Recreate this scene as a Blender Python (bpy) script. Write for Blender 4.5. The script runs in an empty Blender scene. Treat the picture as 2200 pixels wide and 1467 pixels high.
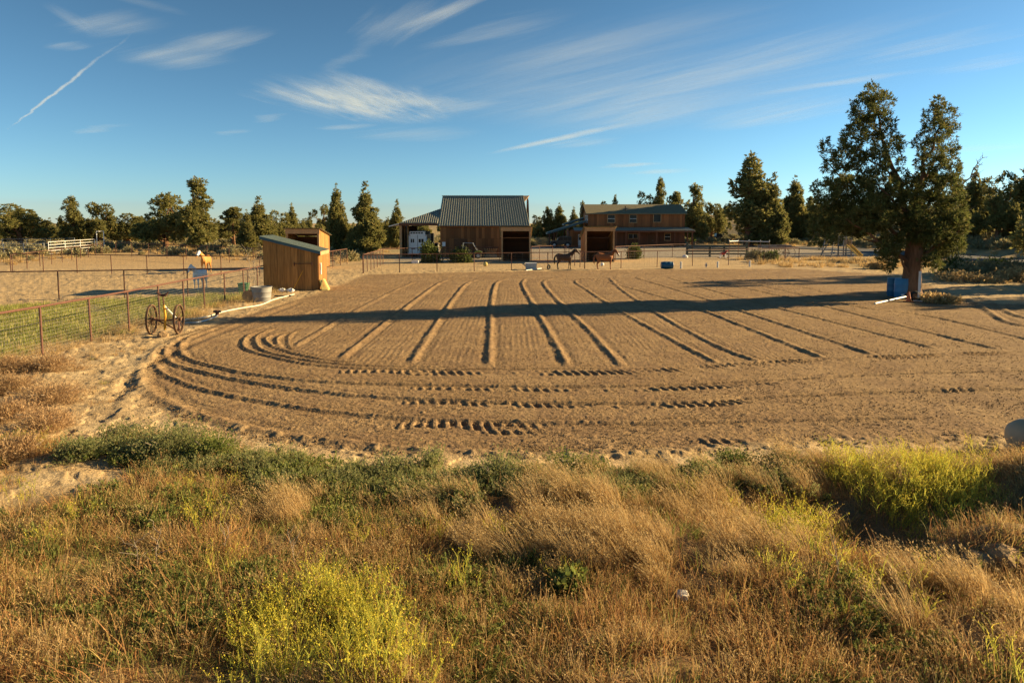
import bpy, bmesh, math, random
import numpy as np
from mathutils import Vector, Matrix

SC = bpy.context.scene
COL = SC.collection
R = math.radians
rng = np.random.default_rng(7)
random.seed(7)

# ------------------------------------------------------------------ camera, sky, sun, exposure
CAM_H, F, PITCH, HZ = 4.0, 1467.0, R(4.5), 480.0      # eye height (m), focal length (photo px), tilt, horizon row
YC = HZ + F * math.tan(PITCH)
cd = bpy.data.cameras.new('camera'); cam = bpy.data.objects.new('camera', cd); COL.objects.link(cam)
cam.location = (0, 0, CAM_H); cam.rotation_euler = (R(90) - PITCH, 0, 0)
cd.sensor_width = 36.0; cd.lens = 36.0 * F / 2200.0
cd.shift_y = -(733.5 - YC) / 2200.0
cd.clip_start = 0.1; cd.clip_end = 90000
SC.camera = cam

SUN_AZ = math.atan2(0.962, 0.272)       # clockwise from +Y
SUN_EL = R(17.5)
sd = bpy.data.lights.new('sun', 'SUN'); so = bpy.data.objects.new('sun', sd); COL.objects.link(so)
sdir = Vector((math.sin(SUN_AZ) * math.cos(SUN_EL), math.cos(SUN_AZ) * math.cos(SUN_EL), math.sin(SUN_EL)))
so.rotation_euler = (-sdir).to_track_quat('-Z', 'Y').to_euler(); so.location = sdir * 60
sd.energy = 5.0; sd.angle = R(0.53); sd.color = (1.0, 0.735, 0.375)

VS = SC.view_settings
VS.view_transform = 'Standard'; VS.look = 'None'; VS.gamma = 1.0; VS.use_curve_mapping = False
VS.exposure = 1.57
SC.cycles.use_denoising = True
SC.cycles.max_bounces = 5; SC.cycles.diffuse_bounces = 2; SC.cycles.transparent_max_bounces = 12
SC.cycles.caustics_reflective = False; SC.cycles.caustics_refractive = False

def ray(px, py):
    u = (px - 1100.0) / F; v = (YC - py) / F
    c, s = math.cos(PITCH), math.sin(PITCH)
    return np.array([u, c + v * s, -s + v * c])
def at(px, py, Y):                      # point of the line of sight at distance Y
    r = ray(px, py); return Vector((r[0] / r[1] * Y, Y, CAM_H + r[2] / r[1] * Y))

W = bpy.data.worlds.new('World'); SC.world = W; W.use_nodes = True
def build_world():
    nt = W.node_tree; N = nt.nodes; L = nt.links
    bg = N['Background']; bg.inputs['Strength'].default_value = 0.05
    sky = N.new('ShaderNodeTexSky'); sky.sky_type = 'NISHITA'; sky.sun_disc = False
    sky.sun_elevation = SUN_EL; sky.sun_rotation = SUN_AZ
    sky.altitude = 900; sky.air_density = 0.85; sky.dust_density = 0.2; sky.ozone_density = 4.0
    hs = N.new('ShaderNodeHueSaturation'); hs.inputs['Saturation'].default_value = .86; hs.inputs['Hue'].default_value = .476
    L.new(sky.outputs[0], hs.inputs['Color'])
    gm = N.new('ShaderNodeGamma'); gm.inputs[1].default_value = 1.42; hs.inputs['Value'].default_value = .57; L.new(hs.outputs[0], gm.inputs[0])
    L.new(gm.outputs[0], bg.inputs['Color'])
build_world()
W.cycles.sampling_method = 'MANUAL'; W.cycles.sample_map_resolution = 512
# cirrus and contrails: from, to (photo px), width, density, texture, raggedness
CLOUDS = [
    ((22, 275), (262, 88), 5, .95, 3, .03),
    ((110, 5), (215, 80), 30, .26, 2, .30), ((150, 75), (330, 35), 36, .32, 2, .30), ((100, 108), (168, 92), 22, .34, 2, .30),
    ((285, 142), (450, 108), 52, .34, 2, .30), ((390, 118), (575, 62), 40, .30, 2, .30), ((300, 20), (345, 10), 60, .12, 3, .30),
    ((640, 165), (885, 268), 84, 1.15, 1, .30), ((600, 190), (810, 252), 46, .42, 1, .30), ((715, 150), (850, 240), 50, .5, 1, .30), ((850, 212), (915, 238), 52, .46, 3, .30),
    ((720, 272), (772, 281), 16, .3, 3, .30), ((555, 268), (600, 248), 14, .25, 3, .30), ((480, 295), (520, 282), 12, .2, 3, .30), ((150, 294), (275, 270), 10, .22, 3, .30),
    ((795, 112), (940, 5), 50, .30, 2, .30), ((850, 80), (1050, -10), 30, .60, 2, .30), ((700, 170), (820, 95), 20, .14, 3, .30),
    ((920, 112), (1250, 35), 30, .30, 2, .30),
    ((1050, 170), (1660, 25), 60, .26, 2, .30),
    ((1040, 270), (1900, 90), 150, .30, 2, .30), ((1300, 230), (2040, 45), 40, .40, 2, .30), ((1200, 300), (1600, 180), 90, .16, 2, .30),
    ((1055, 335), (1420, 258), 8, .8, 3, .05), ((1300, 285), (1550, 222), 24, .36, 2, .30), ((1180, 325), (1320, 300), 16, .3, 2, .30),
    ((1520, 290), (1860, 212), 34, .42, 2, .30), ((1600, 218), (2010, 160), 9, .42, 3, .07), ((1840, 155), (2230, 75), 22, .36, 2, .30), ((2000, 172), (2230, 130), 20, .36, 2, .30),
    ((1305, 367), (1405, 354), 8, .5, 3, .30), ((1370, 380), (1475, 367), 8, .4, 3, .30),
    ((790, 310), (1000, 285), 24, .24, 2, .30), ((890, 258), (1085, 226), 14, .36, 2, .30), ((1990, 335), (2230, 318), 10, .18, 3, .07),
]
# ------------------------------------------------------------------ helpers: noise, meshes, materials
def _h(ix, iy, s):
    h = (ix * 374761393 + iy * 668265263 + s * 974634777) & 0xFFFFFFFF
    h = ((h ^ (h >> 13)) * 1274126177) & 0xFFFFFFFF
    h = ((h ^ (h >> 16)) * 2246822519) & 0xFFFFFFFF
    return ((h ^ (h >> 15)) & 0xFFFF) / 65535.0
def vnoise(x, y, s=0):
    x = np.asarray(x, float); y = np.asarray(y, float)
    ix = np.floor(x).astype(np.int64); iy = np.floor(y).astype(np.int64)
    fx = x - ix; fy = y - iy; fx = fx * fx * (3 - 2 * fx); fy = fy * fy * (3 - 2 * fy)
    a = _h(ix, iy, s); b = _h(ix + 1, iy, s); c = _h(ix, iy + 1, s); d = _h(ix + 1, iy + 1, s)
    return (a * (1 - fx) + b * fx) * (1 - fy) + (c * (1 - fx) + d * fx) * fy
def fbm(x, y, o=4, s=0):
    t = 0; a = .5; n = 0
    for i in range(o):
        t = t + a * vnoise(x * 2 ** i + 17.3 * i, y * 2 ** i - 9.1 * i, s + i); n += a; a *= .5
    return t / n
def sstep(a, b, x):
    t = np.clip((x - a) / (b - a), 0, 1); return t * t * (3 - 2 * t)

def mesh_np(name, V, faces, attrs=None, smooth=False):
    """faces: list of integer arrays (n,3) or (n,4)"""
    me = bpy.data.meshes.new(name)
    V = np.ascontiguousarray(V, np.float32); me.vertices.add(len(V)); me.vertices.foreach_set('co', V.ravel())
    faces = [np.asarray(f, np.int32) for f in faces if len(f)]
    if faces:
        loops = np.concatenate([f.ravel() for f in faces]); tot = np.concatenate([np.full(len(f), f.shape[1], np.int32) for f in faces])
        st = np.concatenate([[0], np.cumsum(tot)[:-1]]).astype(np.int32)
        me.loops.add(len(loops)); me.loops.foreach_set('vertex_index', loops)
        me.polygons.add(len(tot)); me.polygons.foreach_set('loop_start', st)
        try: me.polygons.foreach_set('loop_total', tot)
        except Exception: pass
        if smooth: me.polygons.foreach_set('use_smooth', np.ones(len(tot), bool))
    for k, (ty, dat) in (attrs or {}).items():
        a = me.attributes.new(k, ty, 'POINT')
        a.data.foreach_set({'FLOAT': 'value', 'INT': 'value', 'FLOAT_VECTOR': 'vector', 'FLOAT_COLOR': 'color'}[ty], np.ascontiguousarray(dat).ravel())
    me.update(calc_edges=True); me.validate(); return me

def link(name, me, mat=None, parent=None, loc=(0, 0, 0), rot=(0, 0, 0), scale=(1, 1, 1)):
    o = bpy.data.objects.new(name, me); COL.objects.link(o)
    o.location = loc; o.rotation_euler = rot; o.scale = scale; o.parent = parent
    if mat is not None and me is not None and not me.materials: me.materials.append(mat)
    return o
def tag(o, label=None, cat=None, group=None, kind=None):
    for k, q in (('label', label), ('category', cat), ('group', group), ('kind', kind)):
        if q: o[k] = q
    return o
def thing(name, label, cat, loc=(0, 0, 0), rotz=0, group=None):
    return tag(link(name, None, None, None, loc, (0, 0, rotz)), label, cat, group)
def copy_tree(o, parent=None):
    c = o.copy(); COL.objects.link(c); c.parent = parent
    for ch in o.children: copy_tree(ch, c)
    return c

class MB:
    """collects shapes; build() links them as one mesh object. Points are relative to org."""
    def __init__(s, org=(0, 0, 0)): s.v = []; s.f = []; s.o = Vector(org)
    def add(s, vs, fs):
        n = len(s.v); s.v += [Vector(p) - s.o for p in vs]; s.f += [tuple(i + n for i in f) for f in fs]; return s
    def box(s, x0, x1, y0, y1, z0, z1):
        return s.add([(x0, y0, z0), (x1, y0, z0), (x1, y1, z0), (x0, y1, z0), (x0, y0, z1), (x1, y0, z1), (x1, y1, z1), (x0, y1, z1)],
                     [(0, 3, 2, 1), (4, 5, 6, 7), (0, 1, 5, 4), (1, 2, 6, 5), (2, 3, 7, 6), (3, 0, 4, 7)])
    def hexa(s, p):                     # eight corners, bottom four then top four
        return s.add(p, [(0, 3, 2, 1), (4, 5, 6, 7), (0, 1, 5, 4), (1, 2, 6, 5), (2, 3, 7, 6), (3, 0, 4, 7)])
    def bar(s, a, b, w, h, up=(0, 0, 1)):   # rectangular bar a-b
        a, b = Vector(a), Vector(b); t = (b - a).normalized(); u = Vector(up)
        if abs(t.dot(u)) > .98: u = Vector((0, 1, 0))
        x = t.cross(u).normalized() * w / 2; y = x.cross(t).normalized() * h / 2
        return s.hexa([a - x - y, a + x - y, b + x - y, b - x - y, a - x + y, a + x + y, b + x + y, b - x + y])
    def tube(s, pts, rad, n=8, cap=True):
        pts = [Vector(p) for p in pts]
        if isinstance(rad, (int, float)): rad = [rad] * len(pts)
        vs, fs = [], []; prev = None
        for i, p in enumerate(pts):
            t = (pts[min(i + 1, len(pts) - 1)] - pts[max(i - 1, 0)]).normalized()
            if prev is None:
                u = Vector((0, 0, 1)) if abs(t.z) < .9 else Vector((1, 0, 0))
                x = t.cross(u).normalized()
            else: x = (prev - t * prev.dot(t)).normalized()
            prev = x; y = t.cross(x)
            r = rad[i]; rx, ry = r if isinstance(r, (tuple, list)) else (r, r)
            vs += [p + x * rx * math.cos(2 * math.pi * k / n) + y * ry * math.sin(2 * math.pi * k / n) for k in range(n)]
        for i in range(len(pts) - 1):
            for k in range(n): fs.append((i * n + k, i * n + (k + 1) % n, (i + 1) * n + (k + 1) % n, (i + 1) * n + k))
        if cap: fs.append(tuple(range(n))[::-1]); fs.append(tuple((len(pts) - 1) * n + k for k in range(n)))
        return s.add(vs, fs)
    def lathe(s, prof, c, axis='z', n=20, cap=True):    # prof: (radius, along)
        vs, fs = [], []; c = Vector(c)
        for r, h in prof:
            for k in range(n):
                a = 2 * math.pi * k / n; p, q = r * math.cos(a), r * math.sin(a)
                vs.append(c + Vector({'z': (p, q, h), 'x': (h, p, q), 'y': (q, h, p)}[axis]))
        for i in range(len(prof) - 1):
            for k in range(n): fs.append((i * n + k, i * n + (k + 1) % n, (i + 1) * n + (k + 1) % n, (i + 1) * n + k))
        if cap: fs.append(tuple(range(n))[::-1]); fs.append(tuple((len(prof) - 1) * n + k for k in range(n)))
        return s.add(vs, fs)
    def torus(s, R_, r, c, axis='x', n=24, m=8):
        prof = [(R_ + r * math.cos(2 * math.pi * j / m), r * math.sin(2 * math.pi * j / m)) for j in range(m + 1)]
        return s.lathe(prof, c, axis, n, False)
    def prism(s, poly, y0, y1):         # poly of (x, z), extruded in y
        n = len(poly)
        return s.add([(x, y0, z) for x, z in poly] + [(x, y1, z) for x, z in poly],
                     [tuple(range(n)), tuple(range(2 * n - 1, n - 1, -1))] + [(i, i + n, (i + 1) % n + n, (i + 1) % n) for i in range(n)])
    def mesh(s, name, smooth=False, bevel=0):
        me = bpy.data.meshes.new(name); me.from_pydata([tuple(p) for p in s.v], [], s.f)
        bm = bmesh.new(); bm.from_mesh(me)
        bmesh.ops.recalc_face_normals(bm, faces=bm.faces)
        if bevel: bmesh.ops.bevel(bm, geom=list(bm.edges), offset=bevel, segments=2, affect='EDGES', clamp_overlap=True)
        bm.to_mesh(me); bm.free()
        if smooth:
            me.polygons.foreach_set('use_smooth', np.ones(len(me.polygons), bool)); me.set_sharp_from_angle(angle=R(40))
        return me
    def build(s, name, mat, parent=None, smooth=False, bevel=0, **k):
        return link(name, s.mesh(name, smooth, bevel), mat, parent, **k)

UNIT = MB().box(-.5, .5, -.5, .5, -.5, .5)
_unit = {}
def plank(name, mat, parent, c, size, org=(0, 0, 0), rot=(0, 0, 0)):   # a board; alike boards share one mesh
    if mat.name not in _unit:
        me = UNIT.mesh('board_' + mat.name); me.materials.append(mat); _unit[mat.name] = me
    return link(name, _unit[mat.name], None, parent, Vector(c) - Vector(org), rot, size)

def mat(name, col, rough=.8, var=.18, scale=6, stretch=(1, 1, 1), bump=0, metal=0, objvar=0, transl=0, tint=None, spec=.3, coord='Object', bscale=None):
    m = bpy.data.materials.new(name); m.use_nodes = True; nt = m.node_tree; N = nt.nodes; L = nt.links; b = N['Principled BSDF']
    b.inputs['Roughness'].default_value = rough; b.inputs['Metallic'].default_value = metal; b.inputs['Specular IOR Level'].default_value = spec
    tc = N.new('ShaderNodeTexCoord'); mp = N.new('ShaderNodeMapping'); mp.inputs['Scale'].default_value = stretch; L.new(tc.outputs[coord], mp.inputs[0])
    oi = N.new('ShaderNodeObjectInfo')
    va = N.new('ShaderNodeVectorMath'); L.new(mp.outputs[0], va.inputs[0])
    cx = N.new('ShaderNodeVectorMath'); cx.operation = 'SCALE'; cx.inputs[0].default_value = (37, 19, 53); L.new(oi.outputs['Random'], cx.inputs[3]); L.new(cx.outputs[0], va.inputs[1])
    nz = N.new('ShaderNodeTexNoise'); nz.inputs['Scale'].default_value = scale; nz.inputs['Detail'].default_value = 7; nz.inputs['Roughness'].default_value = .62; L.new(va.outputs[0], nz.inputs['Vector'])
    mr = N.new('ShaderNodeMapRange'); L.new(nz.outputs['Fac'], mr.inputs[0]); mr.inputs[1].default_value = .25; mr.inputs[2].default_value = .75
    mr.inputs[3].default_value = 1 - var; mr.inputs[4].default_value = 1 + var
    val = mr.outputs[0]
    if objvar:
        m2 = N.new('ShaderNodeMapRange'); L.new(oi.outputs['Random'], m2.inputs[0]); m2.inputs[3].default_value = 1 - objvar; m2.inputs[4].default_value = 1 + objvar
        mu = N.new('ShaderNodeMath'); mu.operation = 'MULTIPLY'; L.new(val, mu.inputs[0]); L.new(m2.outputs[0], mu.inputs[1]); val = mu.outputs[0]
    hs = N.new('ShaderNodeHueSaturation'); L.new(val, hs.inputs['Value'])
    if tint:                            # list of (position, colour) read through the per-leaf random 'tint'
        at_ = N.new('ShaderNodeAttribute'); at_.attribute_name = 'tint'
        cr = N.new('ShaderNodeValToRGB'); el = cr.color_ramp.elements
        while len(el) < len(tint): el.new(.5)
        for e, (p, c) in zip(el, tint): e.position = p; e.color = (*c, 1)
        L.new(at_.outputs['Fac'], cr.inputs[0]); L.new(cr.outputs[0], hs.inputs['Color'])
    else: hs.inputs['Color'].default_value = (*col, 1)
    L.new(hs.outputs[0], b.inputs['Base Color'])
    if bump:
        n2 = N.new('ShaderNodeTexNoise'); n2.inputs['Scale'].default_value = bscale or scale * 3; n2.inputs['Detail'].default_value = 6; L.new(va.outputs[0], n2.inputs['Vector'])
        bp = N.new('ShaderNodeBump'); bp.inputs['Strength'].default_value = bump; bp.inputs['Distance'].default_value = .03; L.new(n2.outputs['Fac'], bp.inputs['Height']); L.new(bp.outputs[0], b.inputs['Normal'])
    if transl:
        t = N.new('ShaderNodeBsdfTranslucent'); L.new(hs.outputs[0], t.inputs['Color'])
        mx = N.new('ShaderNodeMixShader'); mx.inputs[0].default_value = transl
        L.new(b.outputs[0], mx.inputs[1]); L.new(t.outputs[0], mx.inputs[2]); L.new(mx.outputs[0], N['Material Output'].inputs['Surface'])
    return m

MAT = dict(
    shed_wood=mat('shed_wood', (.31, .145, .040), .75, .42, 2.2, (6, 6, .5), .3, objvar=.30),
    barn_wood=mat('barn_wood', (.22, .09, .030), .8, .40, 2.0, (6, 6, .4), .3, objvar=.34),
    house_wood=mat('house_wood', (.27, .105, .035), .75, .40, 2.0, (6, 6, .4), .3, objvar=.34),
    red_wood=mat('red_wood', (.17, .072, .036), .8, .30, 2.0, (6, 6, .4), .3, objvar=.25),
    pale_wood=mat('pale_wood', (.42, .25, .12), .75, .25, 3, (3, 3, 1), .2, objvar=.15),
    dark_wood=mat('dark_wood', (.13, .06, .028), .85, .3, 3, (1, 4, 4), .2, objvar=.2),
    grey_wood=mat('grey_wood', (.26, .23, .19), .9, .3, 3, (2, 2, 1), .3, objvar=.2),
    green_wood=mat('green_wood', (.085, .10, .075), .85, .3, 3, (1, 1, 1), .2, objvar=.15),
    metal_roof=mat('metal_roof', (.27, .27, .215), .55, .10, 1.2, (1, 1, 1), 0, .1, spec=.4),
    green_roof=mat('green_roof', (.16, .20, .17), .5, .12, 1.5, (1, 1, 1), 0, .2, spec=.5),
    blue_trim=mat('blue_trim', (.05, .10, .12), .5, .1, 2),
    shingle=mat('shingle', (.17, .145, .085), .9, .25, 6, (1, 1, 1), .5),
    rusty_wheel=mat('rusty_wheel', (.13, .075, .042), .8, .35, 9, (1, 1, 1), .3, .1),
    grey_tub=mat('grey_tub', (.24, .235, .22), .6, .2, 4),
    hose=mat('weathered_pipe', (.62, .56, .46), .6, .2, 6),
    rust=mat('rust', (.125, .058, .040), .75, .35, 9, (1, 1, 1), .3, .15),
    rust_dark=mat('rust_dark', (.10, .045, .032), .75, .3, 9, (1, 1, 1), .2, .15),
    wire=mat('wire', (.45, .40, .32), .6, .2, 5, metal=.3),
    galv=mat('galv', (.42, .43, .42), .45, .2, 5, (1, 1, 1), .1, .55, spec=.5),
    white=mat('white_paint', (.74, .73, .70), .5, .08, 4),
    pvc=mat('white_pvc', (.62, .60, .55), .4, .05, 4),
    black=mat('black_paint', (.012, .013, .015), .28, .15, 3, spec=.5),
    dark=mat('dark_plastic', (.022, .022, .022), .6, .2, 4),
    rubber=mat('rubber', (.025, .024, .023), .85, .2, 9, (1, 1, 1), .2),
    glass=mat('window_glass', (.02, .024, .026), .08, .05, 2, spec=.22),
    blue_plastic=mat('blue_plastic', (.035, .16, .30), .45, .14, 3, spec=.4),
    blue_dark=mat('blue_plastic_dark', (.012, .085, .16), .45, .14, 3, spec=.4),
    lime=mat('lime_plastic', (.30, .34, .05), .5, .1, 3),
    yellow=mat('yellow_paint', (.62, .30, .02), .5, .25, 8, (1, 1, 1), .1),
    slide=mat('slide_yellow', (.66, .42, .10), .45, .12, 3),
    orange=mat('orange_plastic', (.62, .12, .03), .5, .1, 3),
    red=mat('red_plastic', (.55, .05, .03), .45, .1, 3),
    green_plastic=mat('green_plastic', (.04, .22, .10), .5, .1, 3),
    bark=mat('juniper_bark', (.165, .088, .048), .95, .45, 3.0, (4, 4, .7), .9),
    twig=mat('dead_wood', (.30, .24, .18), .9, .25, 6, (1, 1, 1), .3),
    asphalt=mat('asphalt', (.050, .053, .058), .85, .25, 3, (1, 1, 1), .4, bscale=30),
    soilclod=mat('soil_clod', (.26, .172, .09), .95, .25, 8, (1, 1, 1), .8),
    sandstone=mat('pale_rock', (.55, .50, .42), .9, .2, 6, (1, 1, 1), .5),
    tan_tank=mat('tan_tank', (.33, .26, .17), .6, .12, 3),
    straw=mat('straw', (.50, .40, .14), .9, .3, 12, (1, 1, 6), .6),
)
def leafmat(name, cols, transl=.35, rough=.7, var=.12):
    k = len(cols); return mat(name, (1, 1, 1), rough, var, 1.2, tint=[(i / max(1, k - 1), c) for i, c in enumerate(cols)], transl=transl, spec=.15, objvar=.10)
MAT.update(
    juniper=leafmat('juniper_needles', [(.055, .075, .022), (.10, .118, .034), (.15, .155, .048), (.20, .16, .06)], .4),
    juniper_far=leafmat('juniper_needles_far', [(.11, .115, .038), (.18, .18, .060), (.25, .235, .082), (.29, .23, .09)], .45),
    sage=leafmat('sage_leaves', [(.17, .17, .095), (.25, .24, .135), (.32, .28, .15), (.36, .27, .13)], .3),
    green_leaf=leafmat('green_leaves', [(.11, .15, .035), (.17, .21, .055), (.24, .26, .075), (.33, .28, .10)], .42),
    kochia=leafmat('grey_green_leaves', [(.17, .205, .075), (.24, .265, .105), (.31, .31, .135), (.40, .33, .16)], .45),
    dry_tall=leafmat('dry_tall_grass', [(.34, .21, .09), (.46, .32, .14), (.56, .42, .21), (.40, .25, .11)], .4),
    dry_short=leafmat('dry_short_grass', [(.30, .14, .058), (.42, .23, .095), (.50, .33, .14), (.32, .28, .08)], .36),
    mustard=leafmat('mustard_stems', [(.28, .32, .05), (.40, .42, .075), (.52, .48, .09), (.58, .44, .08)], .5),
    flower=leafmat('mustard_flowers', [(.58, .50, .05), (.70, .62, .08), (.62, .48, .05)], .35),
    lawn=leafmat('paddock_grass', [(.16, .20, .035), (.24, .27, .055), (.34, .32, .09), (.45, .36, .16)], .35),
    tumble=leafmat('tumbleweed_twigs', [(.24, .13, .065), (.35, .22, .11), (.44, .31, .17), (.30, .18, .09)], .25),
    shrub=leafmat('yard_shrub_leaves', [(.06, .085, .02), (.10, .13, .035), (.16, .17, .05)], .3),
)
# ------------------------------------------------------------------ the ground
def zb(x, y):
    x = np.asarray(x, float); y = np.asarray(y, float)
    z = np.zeros(np.broadcast(x, y).shape)
    xe = np.clip(x, -9, 14); edge = 11.9 + .012 * (xe - 1) ** 2 * (xe < 1) + .02 * xe          # near edge of the raked arena
    e = np.maximum(0, edge - .4 - y)
    z = z + .045 * e + sstep(0, 1.5, e) * (fbm(x * .9, y * .9, 3, 11) - .5) * .28
    z = z + sstep(9.5, 11.5, -x) * sstep(24, 17, y) * (fbm(x * .8, y * .8, 3, 12) - .4) * .12     # rough ground by the fence
    z = z - .55 * np.exp(-(((x - 4.9) / 1.6) ** 2 + ((y - 8.8) / .8) ** 2))                       # hollow
    z = z + .34 * np.exp(-(((x - 5.7) / .85) ** 2 + ((y - 7.75) / .42) ** 2))                      # dirt heap
    z = z + .5 * np.exp(-(((x - 8.6) / 1.4) ** 2 + ((y - 9.2) / 1.2) ** 2))  # rise right of view, added to shade the hollow
    hill = np.maximum(0, x - 58 - .04 * (y - 80)); z = z + sstep(30, 75, y) * (9 * (1 - np.exp(-hill * .032)))   # hillside beyond the road
    z = z + sstep(70, 120, y) * (fbm(x * .06, y * .06, 3, 13) - .5) * .7 * sstep(-18, -40, x)
    z = z + sstep(170, 700, y) * 3.0
    return z
def G(px, py):                          # where a line of sight meets the ground
    r = ray(px, py); z = 0.0
    for _ in range(30):
        t = (CAM_H - z) / max(1e-6, -r[2]); x, y = r[0] * t, r[1] * t
        z = .5 * z + .5 * float(zb(x, y))
    return Vector((x, y, float(zb(x, y))))
def flat(px, py):
    r = ray(px, py); t = CAM_H / -r[2]; return (r[0] * t, r[1] * t)

def smooth_line(p, n=7):
    p = [np.array(q, float) for q in p]; p = [2 * p[0] - p[1]] + p + [2 * p[-1] - p[-2]]; out = []
    for i in range(1, len(p) - 2):
        for t in np.linspace(0, 1, n, endpoint=False):
            a, b, c, d = p[i - 1:i + 3]
            out.append(.5 * (2 * b + (c - a) * t + (2 * a - 5 * b + 4 * c - d) * t * t + (3 * b - a - 3 * c + d) * t ** 3))
    out.append(p[-2]); return np.array(out)
def poly_sd(x, y, P):                   # signed distance to a polygon, inside positive
    P = np.asarray(P, float); d = np.full(x.shape, 1e9); ins = np.zeros(x.shape, bool)
    for (ax, ay), (bx, by) in zip(P, np.roll(P, -1, 0)):
        vx, vy = bx - ax, by - ay; t = np.clip(((x - ax) * vx + (y - ay) * vy) / (vx * vx + vy * vy + 1e-12), 0, 1)
        d = np.minimum(d, (x - ax - t * vx) ** 2 + (y - ay - t * vy) ** 2)
        if ay != by: ins ^= ((ay > y) != (by > y)) & (x < (bx - ax) * (y - ay) / (by - ay) + ax)
    d = np.sqrt(d); return np.where(ins, d, -d)
def pxpoly(L): return np.array([flat(*q) for q in L])

ARENA = np.vstack([smooth_line([flat(*q) for q in [(790, 590), (690, 626), (600, 655), (500, 685), (410, 716), (335, 765), (298, 815), (318, 862), (400, 898), (545, 935),
                   (740, 962), (980, 978), (1280, 979), (1500, 968), (1700, 956), (2000, 946), (2250, 938)]], 5), [(30, 13.5), (46, 20), (46, 34)],
                   pxpoly([(2200, 655), (2080, 650), (1990, 612), (1900, 590), (1700, 577), (1400, 579), (1000, 585)])])
FGVEG = pxpoly([(-300, 960), (60, 950), (180, 965), (310, 940), (450, 955), (560, 990), (700, 1012), (850, 1020), (1000, 1030), (1200, 1028), (1450, 1018), (1650, 1005), (1750, 985), (1900, 985), (2250, 975), (2600, 940), (2900, 1900), (-900, 1900)])
BARE = pxpoly([(-60, 1030), (120, 985), (270, 990), (300, 1040), (240, 1075), (100, 1130), (-60, 1160)])
LAWN = [(-15.0, 19), (-14.45, 24), (-14.6, 38.5), (-16.5, 38), (-19.5, 35.8), (-25, 33), (-32, 31), (-32, 22), (-22, 19)]
YARD = [(-13, 69), (-8, 72), (3, 73.5), (18, 79), (30, 82), (52, 80), (58, 96), (45, 118), (25, 128), (-8, 110), (-14, 95)]
ROADC = smooth_line([(44, 6), (49, 40), (51.5, 60), (53.5, 82), (51, 104), (41, 119), (28, 124), (18, 120)], 8)

RIDGES = [  # straight harrow ridges, far end first (photo px), height, half width
    ([(891, 605), (842, 627), (754, 673), (631, 745)], .055, .17),
    ([(962, 601), (936, 613), (858, 671), (827, 694), (733, 769)], .075, .18),
    ([(1027, 600), (998, 613), (954, 671), (885, 778)], .08, .18),
    ([(1090, 599), (1066, 609), (1056, 653), (1054, 707), (1051, 784)], .085, .18),
    ([(1128, 599), (1123, 613), (1147, 656), (1191, 733), (1220, 786)], .085, .18),
    ([(1190, 597), (1168, 608), (1209, 656), (1264, 707), (1300, 747), (1338, 787)], .08, .18),
    ([(1252, 599), (1236, 605), (1264, 624), (1313, 656), (1400, 705), (1545, 782)], .07, .17),
    ([(1308, 596), (1340, 625), (1435, 686), (1545, 744), (1640, 779)], .07, .17),
    ([(1262, 598), (1330, 612), (1470, 652), (1635, 715), (1775, 771)], .085, .18),
    ([(1365, 596), (1480, 630), (1619, 676), (1750, 719), (1885, 764)], .085, .18),
    ([(1435, 596), (1595, 641), (1795, 692), (2010, 748)], .085, .18),
    ([(1500, 597), (1700, 640), (1955, 703), (2150, 751)], .09, .18),
    ([(1580, 600), (1832, 656), (1995, 678), (2230, 733)], .09, .18),
    ([(1650, 598), (1760, 625), (1830, 640)], .05, .16),
    ([(900, 611), (820, 636), (716, 668), (690, 690)], .035, .12),
    ([(870, 602), (800, 618), (700, 655), (640, 680)], .03, .12),
    ([(2070, 640), (2105, 655), (2160, 690), (2240, 705)], .10, .22), ([(2085, 636), (2130, 650), (2185, 678), (2260, 690)], .10, .22), ([(2120, 634), (2160, 645), (2215, 662)], .09, .2),
    ([(1740, 600), (1690, 590), (1560, 588), (1300, 588), (1000, 592), (860, 600)], .05, .25), ([(1830, 588), (1600, 580), (1250, 582), (960, 588), (800, 604)], .05, .3),
]
RINGS = [
    ([(591, 704), (540, 718), (524, 733), (533, 751), (627, 775), (718, 787), (864, 792), (1050, 792), (1300, 790)], .07, .13),
    ([(597, 703), (560, 718), (549, 733), (573, 755), (682, 776), (827, 786), (1000, 788)], .075, .12),
    ([(613, 711), (580, 722), (573, 733), (605, 751), (682, 769), (760, 779)], .07, .11),
    ([(627, 713), (600, 724), (596, 737), (616, 753), (700, 772)], .07, .11),
    ([(648, 706), (624, 720), (620, 733), (628, 751)], .05, .10),
    ([(470, 703), (415, 722), (390, 740), (400, 768), (500, 795), (573, 807), (682, 818), (827, 824), (1009, 827), (1300, 829), (1505, 823), (1668, 815), (1914, 803), (2230, 794)], .085, .15),
    ([(440, 707), (385, 728), (355, 752), (365, 777), (430, 797), (500, 813), (609, 831), (718, 844), (864, 855), (1045, 862), (1300, 865), (1505, 862), (1668, 850), (2077, 836), (2250, 832)], .09, .16),
    ([(415, 712), (360, 738), (328, 765), (345, 798), (420, 830), (500, 849), (645, 875), (791, 891), (936, 900), (1082, 904), (1300, 908), (1545, 905), (1770, 899), (2000, 895)], .075, .16),
    ([(395, 718), (335, 758), (300, 800), (312, 835), (360, 865), (430, 892), (500, 911), (573, 929), (682, 944), (827, 960), (936, 969), (1118, 976), (1300, 978), (1500, 968)], .075, .24),
    ([(1100, 792), (1400, 790), (1600, 778), (1850, 765), (2230, 752)], .045, .2),
    ([(880, 610), (760, 640), (600, 690), (520, 715), (460, 730)], .03, .2),
]
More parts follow.
